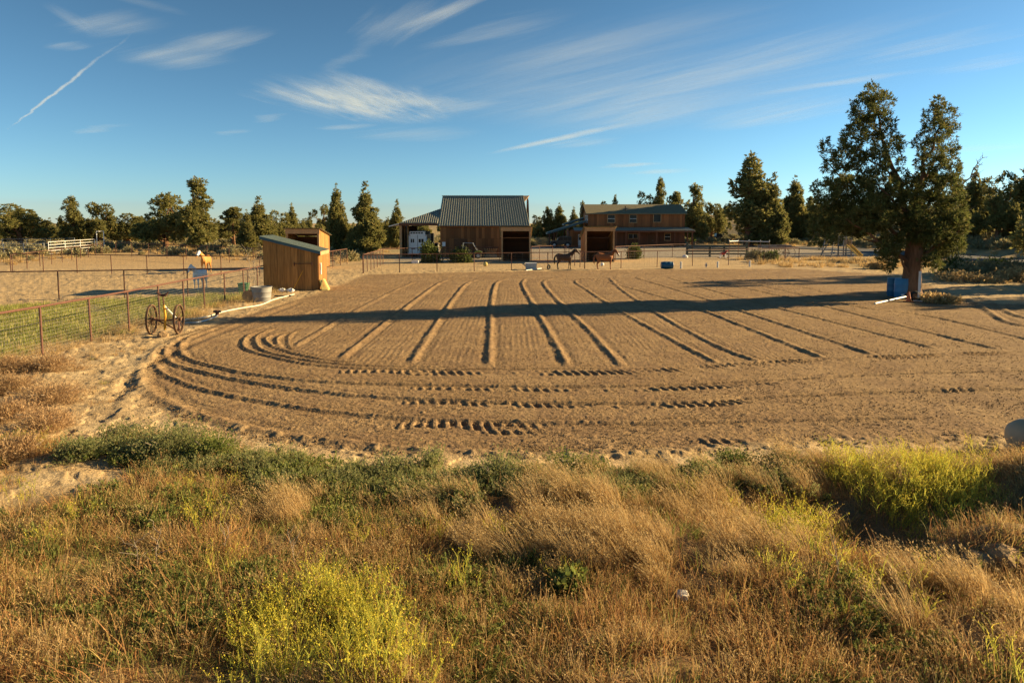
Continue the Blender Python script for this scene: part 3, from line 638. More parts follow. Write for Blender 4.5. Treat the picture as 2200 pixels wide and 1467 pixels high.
def house():
    Y = 115.0; org = (at(1365, 531, Y).x, Y, 0.0); z0 = -.02
    x0, x1 = at(1264, 531, Y).x, at(1470, 531, Y).x
    zp = at(0, 488, Y).z; ze = at(0, 458, Y).z; dep = 8.4; ym = Y + dep / 2; zr = at(0, 440, ym).z; yb = Y + dep
    t = thing('ranch_house', 'two-storey brown board house with porch roof and olive shingle gable roof', 'house', org)
    wl = MB(org).add([(x0, Y, z0), (x1, Y, z0), (x1, yb, z0), (x0, yb, z0), (x0, Y, ze), (x1, Y, ze), (x1, yb, ze), (x0, yb, ze), (x0, ym, zr - .15), (x1, ym, zr - .15)],
        [(0, 1, 5, 4), (3, 7, 6, 2), (0, 4, 8, 7, 3), (1, 2, 6, 9, 5), (0, 3, 2, 1), (4, 5, 9, 8), (8, 9, 6, 7)]).build('wall', MAT['red_wood'], t)
    n = 36; bw = (x1 - x0) / n
    wins = [(1311, 1326, 462, 478), (1359, 1374, 462, 478), (1412, 1427, 461, 477)]
    wx = [(at(a, 0, Y).x, at(b, 0, Y).x, at(0, d, Y).z, at(0, c, Y).z) for a, b, c, d in wins]
    for i in range(n):
        xa, xb = x0 + i * bw + .012, x0 + (i + 1) * bw - .012; xc = (xa + xb) / 2; hit = [w for w in wx if w[0] - .05 < xc < w[1] + .05]
        off = random.uniform(-.012, .012)
        for za, zc in ([(zp, hit[0][2] - .02), (hit[0][3] + .02, ze - .05)] if hit else [(zp, ze - .05)]):
            plank('board', MAT['house_wood'], wl, (xc, Y - .025 + off, (za + zc) / 2), (bw - .03, .05, zc - za), org)
        plank('board', MAT['red_wood'], wl, (xc, Y - .02 + off, (z0 + zp - .25) / 2), (bw - .03, .04, zp - .25 - z0), org)
    m = 12
    for i in range(m):
        yc = Y + (i + .5) * dep / m; zz = ze + (zr - .3 - ze) * (1 - abs(yc - ym) / (ym - Y))
        for sx in (x0 - .02, x1 + .02): plank('board', MAT['house_wood'], wl, (sx, yc, (z0 + zz) / 2), (.04, dep / m - .03, zz - z0), org)
    for i, w in enumerate(wx): window(t, org, *w, Y - .05, 'h' if i < 2 else 'none', .11, 'pale_wood')
    for ya in (Y + 1.2, Y + 3.4): window(t, org, ya, ya + 1.0, zp + .7, ze - .5, x0 - .045, 'h', .1, 'white', 'x', -1)
    window(t, org, at(1357, 0, Y).x, at(1377, 0, Y).x, at(0, 512, Y).z, at(0, 503, Y).z, Y - .045, 'v', .1, 'pale_wood')
    window(t, org, at(1437, 0, Y).x, at(1449, 0, Y).x, at(0, 516, Y).z, at(0, 502, Y).z, Y - .045, 'h', .1, 'pale_wood')
    dx = at(1400, 0, Y).x; do = MB(org).box(dx, dx + .95, Y - .10, Y - .045, .15, 2.2).build('door', MAT['dark_wood'], t); MB(org).box(dx + .8, dx + .86, Y - .15, Y - .102, 1.1, 1.2).build('handle', MAT['galv'], do)
    ov = .5
    rf = MB(org)
    for s, yo in ((-1, Y - ov), (1, yb + ov)):
        zo = ze - .12; yy = ym
        rf.hexa([(x0 - ov, yo, zo - .1), (x1 + ov * .6, yo, zo - .1), (x1 + ov * .6, yy + .001 * s, zr - .1), (x0 - ov, yy + .001 * s, zr - .1), (x0 - ov, yo, zo + .06), (x1 + ov * .6, yo, zo + .06), (x1 + ov * .6, yy + .001 * s, zr + .06), (x0 - ov, yy + .001 * s, zr + .06)])
    ro = rf.build('roof', MAT['shingle'], t)
    MB(org).tube([(at(1352, 0, Y).x, Y + 1.2, ze + .2), (at(1352, 0, Y).x, Y + 1.2, ze + 1.15)], .07, 8).lathe([(.16, 0), (.16, .05)], (at(1352, 0, Y).x, Y + 1.2, ze + 1.15), 'z', 10).build('vent_pipe', MAT['rust_dark'], ro)
    # porch roof with posts
    pe = Y - 2.7; pz = at(0, 495.5, pe).z; pl, pr = x0 - 2.6, at(1505, 0, pe).x
    pr_ = MB(org); ribbed(pr_, (pl, pe, pz), (pr, pe, pz), (pr - .7, Y + .05, zp - .05), (pl, Y + .05, zp - .05), 60, .04)
    po = pr_.build('porch_roof', MAT['metal_roof'], t)
    MB(org).box(pl, pr, pe + .02, pe + .12, pz - .26, pz - .04).build('beam', MAT['red_wood'], po)
    for px in (1330, 1352, 1381, 1420, 1460, 1488, 1499): x = at(px, 0, pe).x; MB(org).box(x - .09, x + .09, pe + .15, pe + .33, z0, pz - .26).build('post', MAT['red_wood'], t)
    MB(org).box(x0 - .5, pr - 1, pe + .1, Y - .05, z0, .12).build('porch_floor', MAT['grey_wood'], t)
    # red annex wall with white door, left of the shelter
    ax0, ax1 = at(1229, 0, Y).x, x0 - .03
    an = MB(org).box(ax0, ax1, Y + .3, yb, z0, zp - .5).build('annex_wall', MAT['red_wood'], t)
    for i in range(7):
        bw2 = (ax1 - ax0) / 7
        if i in (3, 4): continue
        plank('board', MAT['house_wood'], an, (ax0 + (i + .5) * bw2, Y + .28, (z0 + zp - .55) / 2), (bw2 - .03, .04, zp - .55 - z0), org)
    d2 = MB(org).box(ax0 + bw2 * 3.1, ax0 + bw2 * 4.7, Y + .2, Y + .295, .05, 2.15).build('door', MAT['white'], t); MB(org).box(ax0 + bw2 * 3.3, ax0 + bw2 * 4.5, Y + .17, Y + .198, 1.2, 2.0).build('pane', MAT['glass'], d2)
    # carport roofs sloping down to the left
    for k, (ya, la, lb, ra, rb, nm) in enumerate([(Y + .5, 1176, 501, 1258, 475, 1), (Y + 6.5, 1212, 482, 1256, 468, 2)]):
        A, B = at(la, lb, ya), at(ra, rb, ya); dy = 5.2
        r = MB(org).hexa([(A.x, ya, A.z - .22), (B.x, ya, B.z - .22), (B.x, ya + dy, B.z - .22), (A.x, ya + dy, A.z - .22), (A.x, ya, A.z + .05), (B.x, ya, B.z + .05), (B.x, ya + dy, B.z + .05), (A.x, ya + dy, A.z + .05)]).build('carport_roof', MAT['blue_trim'], t)
        r2 = MB(org); ribbed(r2, (A.x, ya - .05, A.z + .06), (A.x, ya + dy, A.z + .06), (B.x, ya + dy, B.z + .06), (B.x, ya - .05, B.z + .06), 18, .03); r2.build('roof_sheet', MAT['metal_roof'], r)
        if k == 0:
            for px in (1183, 1193, 1199):
                for yy in (ya + .2, ya + dy - .3): x = at(px, 0, ya).x; MB(org).box(x - .09, x + .09, yy, yy + .18, z0, A.z + (B.z - A.z) * (x - A.x) / (B.x - A.x) - .2).build('post', MAT['red_wood'], t)
        else:
            for px in (1216, 1228): x = at(px, 0, ya).x; MB(org).box(x - .09, x + .09, ya + .2, ya + .38, z0, A.z + (B.z - A.z) * (x - A.x) / (B.x - A.x) - .2).build('post', MAT['red_wood'], t)
house()
# ------------------------------------------------------------------ fences and pens
def fence(name, label, pts, h, pm='rust', rm='rust', pr=.033, rr=.032, rails=(1.0,), mesh=None, group='pipe rail fences', extra=.0, knobs=False):
    pts = [Vector((p[0], p[1], float(zb(p[0], p[1])))) for p in pts]; org = pts[0].copy()
    t = thing(name, label, 'fence', org, group=group)
    hs = [h * random.uniform(.985, 1.015) for _ in pts]
    for p in pts:
        ln = Vector((random.uniform(-.02, .02), random.uniform(-.02, .02), 0))
        MB(org).tube([p - Vector((0, 0, .15)), p + ln + Vector((0, 0, h + extra))], pr, 8).build('post', MAT[pm], t)
    for r in rails:
        MB(org).tube([p + Vector((0, 0, h * r)) for p in pts], rr, 8).build('rail', MAT[rm], t)
    if mesh:
        sv, sh, wr = mesh; m = MB(org)
        k = 0.08
        while k < h - .06:
            m.tube([p + Vector((0, .0, k)) for p in pts], wr, 3, False); k += sh
        for a, b in zip(pts[:-1], pts[1:]):
            n = max(2, int((b - a).length / sv))
            for i in range(n):
                q = a.lerp(b, (i + .5) / n); m.tube([q + Vector((0, 0, .06)), q + Vector((0, 0, h - .04))], wr, 3, False)
        m.build('wire_mesh', MAT['wire'], t)
    if knobs:
        for p in pts: MB(org).lathe([(.03, 0), (.05, .05), (.05, .12), (.02, .16)], p + Vector((0, 0, h + .03)), 'z', 8).build('insulator', MAT['pvc'], t)
    return t
def lerp_pts(a, b, n): return [(a[0] + (b[0] - a[0]) * i / n, a[1] + (b[1] - a[1]) * i / n) for i in range(n + 1)]
fence('pipe_fence', 'near rusty pipe fence with wire mesh running from the cart to the shed', [(-14.15, 13.4), (-14.15, 15.7), (-14.15, 18.0), (-14.2, 20.4), (-14.2, 22.8), (-14.2, 25.1), (-14.35, 27.6), (-14.5, 30.0), (-14.5, 32.0), (-14.6, 34.5), (-14.6, 37.0), (-14.7, 39.3), (-14.9, 41.6)], 1.5, mesh=(.11, .105, .0028), pr=.036, rr=.036)
fence('pipe_fence', 'dark pipe fence whose top rail crosses in front of the white horse', lerp_pts((-33.0, 33.6), (-14.75, 38.0), 6), 1.5, 'rust_dark', 'rust_dark', mesh=(.3, .22, .003))
fence('pipe_fence', 'dark pipe fence behind the palomino horse across the sandy paddock', lerp_pts((-41.5, 56.4), (-15.8, 50.6), 8), 1.5, 'rust_dark', 'rust_dark', mesh=(.5, .3, .003))
fence('pipe_fence', 'farthest dark pipe fence in front of the sagebrush below the tall juniper', lerp_pts((-53, 88), (-22, 64.5), 9), 1.6, 'rust_dark', 'rust_dark', mesh=(.8, .4, .003))
fence('pipe_fence', 'thin brown post fence running away beside the pale pen panels', lerp_pts((-41.5, 56.6), (-52.8, 88), 9), 1.4, 'rust_dark', 'rust', rr=.025)
fence('pipe_fence', 'short pipe fence with wire mesh directly behind the shed corner', lerp_pts((-16.3, 46), (-16.3, 67.4), 8), 1.5, mesh=(.3, .15, .003))
fence('pipe_fence', 'short side fence beside the lane leading up to the barn yard', lerp_pts((-11.9, 54.6), (-12.6, 66.6), 6), 1.5, mesh=(.3, .15, .003))
FRONT = [flat(*q) for q in [(780, 588), (858.6, 586), (939, 584.5), (1019, 583), (1098.7, 581), (1177, 579.5), (1256.5, 578), (1334, 576.5), (1411.6, 574), (1487.6, 571.5), (1565, 569.5), (1641, 567), (1686, 565.5), (1716, 564)]]
fence('pipe_fence', 'long pipe fence along the far side of the arena with the two horses', FRONT, 1.5, mesh=(.55, .15, .003))
fence('pipe_fence', 'rear yard fence between the lane and the shelter before the barn', [flat(*q) for q in [(823, 568), (886, 564.5), (950.6, 563.5), (1013.7, 562.5), (1074, 562)]], 1.5, mesh=(.6, .2, .003))
fence('pipe_fence', 'rear fence joining the two run-in shelters', [flat(*q) for q in [(1142, 560), (1159, 558.5), (1187, 557), (1216, 557), (1250, 558)]], 1.5, mesh=(.6, .2, .003))
fence('pipe_fence', 'dividing fence running back behind the dark bay horse', [flat(*q) for q in [(1256, 578), (1246, 574.7), (1234.6, 571), (1222, 566), (1212, 560)]], 1.5, mesh=(.6, .25, .003))
fence('pipe_fence', 'rear fence in front of the house porch from shelter to green gate', [flat(*q) for q in [(1322, 560), (1350, 558), (1383.5, 556), (1444.6, 552), (1474, 551)]], 1.5, mesh=(.6, .25, .003))
fence('pipe_fence', 'tall fence with white top pipe and insulators left of the wagon', [flat(*q) for q in [(1566, 555), (1585.6, 554), (1608, 555), (1632.7, 556), (1652, 557)]], 1.95, 'rust', 'pvc', mesh=(.8, .3, .003), knobs=True, rr=.05)
fence('pipe_fence', 'short end fence returning from the corner beside the playset', [flat(*q) for q in [(1716, 563.5), (1687, 558), (1657.5, 556)]], 1.5)

def gate():
    a, b = at(1476, 553, 82), at(1604, 553, 82); org = (a.x, 82, 0)
    t = thing('board_gate', 'dark green four-board timber gate in front of the drive', 'gate', org)
    for f in (0, .38, .62, 1.0): x = a.x + (b.x - a.x) * f; MB(org).box(x - .10, x + .10, 81.9, 82.1, 0, 1.75 if f in (0, 1) else 1.45).build('post', MAT['green_wood'], t)
    for z in (.35, .68, 1.0, 1.32): plank('board', MAT['green_wood'], t, ((a.x + b.x) / 2, 81.86, z), (b.x - a.x + .1, .05, .17), org, (0, random.uniform(-.004, .004), 0))
gate()
def pens():
    def panel(p, q, label, h=1.75, m='white', n=5):
        p, q = Vector((*p, float(zb(*p)))), Vector((*q, float(zb(*q)))); org = p.copy()
        t = thing('pen_fence', label, 'fence', org, group='pale pen panels')
        for k in range(n): z = Vector((0, 0, .25 + (h - .3) * k / (n - 1))); MB(org).tube([p + z, q + z], .028, 6).build('rail', MAT[m], t)
        for f in (0, .33, .66, 1): u = p.lerp(q, f); MB(org).tube([u, u + Vector((0, 0, h))], .035, 6).build('upright', MAT[m], t)
        return t
    panel((-57, 84), (-58, 95), 'pale pipe pen panel beside the tall gate frame')
    panel((-70, 81), (-64, 82), 'pale pipe pen panel at the left edge of the photo', 1.75, 'galv')
    panel((-63.6, 82.2), (-57.4, 83.8), 'middle pale pipe pen panel between its two neighbours', 1.6, 'galv')
    panel((-78, 88), (-72, 96), 'farther pale pipe pen panel behind the left one', 1.75, 'galv')
    panel((-72, 96.5), (-64, 100), 'farthest pale pipe pen panel below the round junipers', 1.75, 'galv')
    x, y = -58.0, 95.5; org = (x, y, 0)
    t = thing('pen_gate_frame', 'tall narrow pale gate frame at the end of the pen', 'gate frame', org)
    for d in (0, .9): MB(org).tube([(x + d * .5, y + d, 0), (x + d * .5, y + d, 2.9)], .05, 6).build('upright', MAT['white'], t)
    MB(org).tube([(x, y, 2.88), (x + .45, y + .9, 2.88)], .05, 6).build('top_bar', MAT['white'], t)
pens()
# ------------------------------------------------------------------ trees
def unit(v): return v / (np.linalg.norm(v, axis=-1, keepdims=True) + 1e-9)
def leaves(P, D, size, k, r, width=.2, jit=.85, up=.35):
    """k pointed leaves round each point: vertices, quads, tint"""
    n = len(P); P = np.repeat(P, k, 0); D = np.repeat(D, k, 0); S = np.repeat(size, k); tt = np.repeat(r.random(n), k)
    d = unit(D + r.normal(0, jit, (n * k, 3)) * .7 + np.array([0, 0, up])); ln = S * r.uniform(.55, 1.15, n * k)
    sd_ = unit(np.cross(d, r.normal(0, 1, (n * k, 3)))); w = (ln * width)[:, None]; L = ln[:, None]
    P = P + r.normal(0, .12, P.shape) * S[:, None]
    V = np.stack([P, P + d * L * .45 + sd_ * w, P + d * L, P + d * L * .45 - sd_ * w], 1).reshape(-1, 3)
    q = np.arange(n * k * 4).reshape(-1, 4); tint = np.clip(.75 * tt + .35 * r.random(n * k) - .05, 0, 1)
    return V, q, np.repeat(tint, 4)
def crown_mesh(name, lobes, r, dens, clump_r, tufts, tsize, k, width=.2, inner=.5):
    P, D = [], []
    for lb in lobes:
        c = np.array(lb[:3]); rad = np.array(lb[3:6]); n = max(4, int(dens * (rad[0] * rad[1] + rad[1] * rad[2] + rad[0] * rad[2]) * 4))
        dr = unit(r.normal(0, 1, (n, 3))); f = inner + (1.02 - inner) * r.random(n) ** .45
        cc = c + dr * rad * f[:, None]; out = unit(dr / rad)
        cr = clump_r * r.uniform(.6, 1.25, n)
        off = unit(r.normal(0, 1, (n, tufts, 3))) * (r.random((n, tufts, 1)) ** .5) * cr[:, None, None] * np.array([1, 1, 1.25])
        P.append((cc[:, None] + off).reshape(-1, 3)); D.append(unit(out[:, None] * .9 + off / (cr[:, None, None] + 1e-6) * .8).reshape(-1, 3))
    P, D = np.concatenate(P), np.concatenate(D)
    V, q, t = leaves(P, D, tsize * r.uniform(.7, 1.3, len(P)), k, r, width)
    return mesh_np(name, V, [q], {'tint': ('FLOAT', t.astype(np.float32))})
def trunk_tube(mb, pts, rad, n=10, flute=.0, seed=0):
    r = random.Random(seed); ph = [r.uniform(0, 6.28) for _ in range(3)]
    s0 = len(mb.v); mb.tube(pts, rad, n, True)
    if flute:
        m = len(pts)
        for i in range(m):
            c = Vector(pts[i]) - mb.o
            for k in range(n):
                v = mb.v[s0 + i * n + k]; a = 2 * math.pi * k / n
                f = 1 + flute * (math.sin(3 * a + ph[0] + i * .5) * .6 + math.sin(5 * a + ph[1] - i * .3) * .5 + math.sin(9 * a + ph[2]) * .35)
                mb.v[s0 + i * n + k] = c + (v - c) * f
def limb(mb, a, b, r0, r1, seed, n=5, sag=.12):
    rr = random.Random(seed); a, b = Vector(a), Vector(b); ln = (b - a).length; pts, rad = [], []
    for i in range(n + 1):
        t = i / n; p = a.lerp(b, t); 
        if 0 < i < n: p = p + Vector((rr.uniform(-1, 1), rr.uniform(-1, 1), rr.uniform(-.6, .8))) * ln * sag * .5
        pts.append(p); rad.append(r0 + (r1 - r0) * t)
    mb.tube(pts, rad, 6)
    return pts

def proto_tree(kind, seed):
    """a 10 m tree, returned as (trunk mesh, crown mesh)"""
    r = np.random.default_rng(seed); rr = random.Random(seed); lobes = []; mb = MB(); H = 10.0
    if kind == 'cone':
        trunk_tube(mb, [(0, 0, -.3), (0, 0, .8), (.1, 0, 4), (0, .1, 9.2)], [.34, .26, .17, .03], 9, .1, seed)
        for i in range(13):
            t = i / 12; z = 1.3 + t * 8.3; Rr = 2.25 * (1 - t) ** .75 * rr.uniform(.8, 1.12) + .22; m = max(1, int(5 * (1 - t) + 1))
            for j in range(m):
                a = j * 6.28 / m + rr.uniform(0, 6); q = Rr * .55 if m > 1 else 0
                lobes.append((q * math.cos(a), q * math.sin(a), z + rr.uniform(-.3, .3), Rr * .55 + .1, Rr * .55 + .1, .62 * rr.uniform(.8, 1.5)))
                if m > 1: limb(mb, (0, 0, z - .5), (q * 1.5 * math.cos(a), q * 1.5 * math.sin(a), z + .1), .06, .015, seed * 31 + i * 7 + j)
    elif kind == 'round':
        trunk_tube(mb, [(0, 0, -.3), (0, 0, .6), (.2, .1, 2.4), (.1, 0, 5)], [.5, .38, .28, .12], 10, .14, seed)
        for i in range(26):
            a = rr.uniform(0, 6.28); q = 3.3 * math.sqrt(rr.random()); z = 1.6 + (1 - (q / 3.6) ** 2) * 7.2 * rr.uniform(.15, 1.0); s = rr.uniform(.75, 1.25)
            lobes.append((q * math.cos(a), q * math.sin(a), min(z, 9), 1.05 * s, 1.05 * s, .95 * s))
            if i % 2: limb(mb, (.1, .05, min(2.2, z * .5)), (q * math.cos(a), q * math.sin(a), z), .12, .03, seed * 17 + i, 5, .2)
    elif kind == 'tall':
        trunk_tube(mb, [(0, 0, -.3), (0, 0, .6), (.15, .1, 3), (.1, -.1, 6), (.2, 0, 9)], [.48, .36, .26, .16, .03], 10, .14, seed)
        for i in range(24):
            t = rr.random(); z = 1.7 + t * 7.9; Rr = (1.9 * (1 - t) ** .5 + .35); a = rr.uniform(0, 6.28); q = Rr * rr.uniform(.3, .95); s = rr.uniform(.6, 1.05) * (1.15 - .5 * t)
            lobes.append((q * math.cos(a), q * math.sin(a), z, s, s, s * 1.15))
            if i % 2 == 0: limb(mb, (.12, 0, z * .7), (q * math.cos(a), q * math.sin(a), z), .10, .02, seed * 17 + i)
        lobes += [(.2, 0, 9.5, .35, .35, .6), (-.1, .1, 8.8, .5, .5, .7)]
    elif kind == 'open':
        trunk_tube(mb, [(0, 0, -.3), (0, 0, .5), (.3, .1, 2.5), (.1, 0, 5.5), (.5, 0, 8.8)], [.5, .38, .28, .16, .03], 10, .15, seed)
        for i in range(15):
            t = i / 14; z = 2.8 + t * 6.5; a = i * 2.4 + rr.uniform(-.4, .4); q = (2.9 * (1 - t) + .7) * rr.uniform(.55, 1.0)
            e = (q * math.cos(a), q * math.sin(a), z + .4); limb(mb, (.2, 0, z - 1.0), e, .13, .03, seed + i, 6, .22)
            lobes.append((*e, .95 * rr.uniform(.75, 1.2), .95, .55))
            lobes.append((e[0] * .6, e[1] * .6, e[2] + .25, .6, .6, .45))
    elif kind == 'gnarl':
        trunk_tube(mb, [(0, 0, -.3), (.1, 0, 1), (.6, .1, 3), (.2, 0, 5.2), (.9, 0, 7.5)], [.5, .38, .27, .16, .05], 10, .15, seed)
        for i in range(13):
            a = rr.uniform(0, 6.28); q = rr.uniform(.8, 3.2); z = rr.uniform(3.6, 9.2); e = (q * math.cos(a) + .4, q * math.sin(a), z)
            limb(mb, (.4, 0, z * .55), e, .12, .02, seed + i, 6, .3)
            if i % 4 != 3: lobes.append((*e, .8, .8, .6))
    crown = crown_mesh('crown', lobes, r, {'cone': 3.4, 'round': 2.6, 'tall': 3.2, 'open': 3.6, 'gnarl': 3.4}[kind], .32, 6, .33, 6, .20, .45)
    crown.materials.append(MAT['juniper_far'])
    tm = mb.mesh('trunk', True); tm.materials.append(MAT['bark'])
    return tm, crown
PROTO = {}
for kind, seeds in (('cone', (1, 2, 3)), ('round', (4, 5, 6)), ('tall', (7, 8, 9)), ('open', (10, 11)), ('gnarl', (12,))):
    for i, s_ in enumerate(seeds): PROTO[kind + str(i)] = proto_tree(kind, s_)
PW = {'cone': 4.9, 'round': 7.6, 'tall': 5.2, 'open': 6.2, 'gnarl': 6.6}
def tree(px, Y, top, width, kind, label, name='juniper_tree', rot=None, z=None, x=None):
    P = at(px, top, Y); xx = P.x if x is None else x; z0 = float(zb(xx, Y)); h = (P.z - z0) / 9.9; w = width * Y / F / PW[kind[:-1]]
    w = min(max(w, h * .45), h * 1.9)
    t = tag(link(name, None, None, None, (xx, Y, z0), (0, 0, random.uniform(0, 6.28) if rot is None else rot), (w, w, h)), label, 'tree', 'junipers beyond the paddocks and yard')
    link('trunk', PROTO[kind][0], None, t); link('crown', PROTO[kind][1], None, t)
    return t
TREES = [
    (38, 118, 430, 100, 'round0', 'broad rounded juniper at the far left edge above the pen'),
    (100, 150, 472, 60, 'round1', 'low dense juniper between the left-edge tree and the paired round ones'),
    (156, 120, 424, 52, 'tall0', 'left one of two paired upright junipers above the pale pen panel'),
    (209, 122, 423, 66, 'round2', 'right one of two paired upright junipers above the pale pen panel'),
    (272, 125, 452, 74, 'round0', 'wide low juniper just right of the tall pen gate frame'),
    (322, 135, 470, 56, 'round1', 'low juniper filling the gap left of the two tallest left junipers'),
    (352, 104, 399, 92, 'round2', 'broad juniper crowding the left side of the tallest left juniper'),
    (417, 101, 385, 84, 'tall1', 'tallest juniper on the left with a bare trunk behind the palomino'),
    (468, 140, 478, 50, 'round2', 'small low juniper right of the tall left juniper'),
    (500, 118, 450, 56, 'open1', 'loose juniper halfway between the tall juniper and the shed'),
    (528, 96, 452, 34, 'cone0', 'slim young juniper standing left of the shed roof'),
    (556, 112, 431, 62, 'cone1', 'yellowish conical juniper rising over the shed roof'),
    (597, 125, 447, 56, 'round1', 'round dark juniper behind the open shelter at the shed'),
    (627, 130, 441, 34, 'cone2', 'narrow pointed juniper just above the shelter behind the shed'),
    (652, 150, 470, 40, 'round0', 'low juniper in the gap right of the shelter behind the shed'),
    (688, 100, 430, 62, 'gnarl0', 'gnarled half-bare juniper beside the narrow dark spire'),
    (724, 92, 397, 56, 'cone0', 'tall narrow spired juniper left of the lane'),
    (785, 90, 403, 82, 'cone1', 'broad conical juniper with thick trunk left of the barn'),
    (832, 112, 470, 40, 'cone2', 'small juniper touching the lean-to eave of the barn'),
    (852, 108, 437, 44, 'cone1', 'pointed juniper partly hidden by the barn lean-to'),
    (905, 130, 478, 60, 'round0', 'dark juniper seen through the open lean-to'),
    (1152, 150, 458, 40, 'round1', 'small juniper at the right edge of the barn roof'),
    (1176, 150, 446, 38, 'tall0', 'upright juniper between barn and house, first from the barn'),
    (1201, 150, 438, 44, 'cone0', 'pointed juniper between barn and house, tallest there'),
    (1232, 155, 448, 34, 'cone2', 'narrow juniper just left of the house gable'),
    (1252, 150, 434, 24, 'tall1', 'thin juniper touching the left end of the house roof'),
    (1295, 150, 425, 44, 'round0', 'rounded juniper top showing over the left part of the house roof'),
    (1323, 150, 421, 30, 'tall2', 'small upright juniper top over the middle of the house roof'),
    (1384, 152, 404, 62, 'round1', 'spreading juniper behind the house roof, left of its tallest neighbour'),
    (1417, 152, 385, 46, 'tall0', 'tallest juniper behind the house roof'),
    (1452, 160, 418, 50, 'open1', 'loose juniper behind the right end of the house roof'),
    (1492, 138, 398, 70, 'tall1', 'tall juniper standing at the right end of the house'),
    (1530, 165, 425, 60, 'round2', 'pale juniper between the house and the big yard tree'),
    (1612, 122, 334, 128, 'tall2', 'big dark yard juniper with thick trunk between house and arena tree'),
    (1664, 120, 384, 66, 'cone1', 'lower juniper leaning against the right of the big yard tree'),
    (1710, 142, 380, 72, 'cone0', 'spired juniper left of the foreground twin-topped tree'),
    (1752, 150, 420, 50, 'round1', 'round juniper just left of the foreground twin-topped tree'),
    (1800, 140, 400, 60, 'tall1', 'juniper hidden mostly behind the left half of the twin-topped tree'),
    (2098, 98, 366, 70, 'cone2', 'loose juniper on the hillside right of the twin-topped tree'),
    (2152, 92, 360, 110, 'round1', 'dark thick-trunked juniper on the hillside at right'),
    (2210, 92, 345, 90, 'tall2', 'hillside juniper cut by the right edge of the photo'),
    (2075, 130, 420, 60, 'round2', 'small hillside juniper low behind the twin-topped tree'),
    (2270, 78, 340, 120, 'round0', 'hillside juniper just outside the right edge'),
]
for T in TREES: tree(*T[:3], T[3] * (1.25 if T[0] < 640 else 1.0), *T[4:])
# junipers standing right of the picture; their long shadows cross the arena
for X_, Y_, h_, w_, kd, lb in [(45, 53.5, 12, 8.0, 'round1', 'broad roadside juniper right of the arena whose shadow crosses its far side'), (42, 44, 10.5, 6, 'tall0', 'roadside juniper right of the arena nearest the drive'),
                               (50, 41, 11, 9, 'round2', 'roadside juniper right of the arena, widest of its row'), (12.8, 10.5, 3.0, 2.8, 'cone1', 'unseen young juniper added right of the foreground grass for its shadow, taller one'), (11.0, 7.5, 2.3, 2.4, 'round0', 'unseen young bushy juniper added right of the foreground grass for its shadow, lower one')]:  # the two young ones are unseen, added to shade the hollow and corner
    t = tag(link('juniper_tree', None, None, None, (X_, Y_, float(zb(X_, Y_))), (0, 0, X_), (w_ / PW[kd[:-1]], w_ / PW[kd[:-1]], h_ / 9.9)), lb, 'tree', 'junipers right of the arena')
    link('trunk', PROTO[kd][0], None, t); link('crown', PROTO[kd][1], None, t)

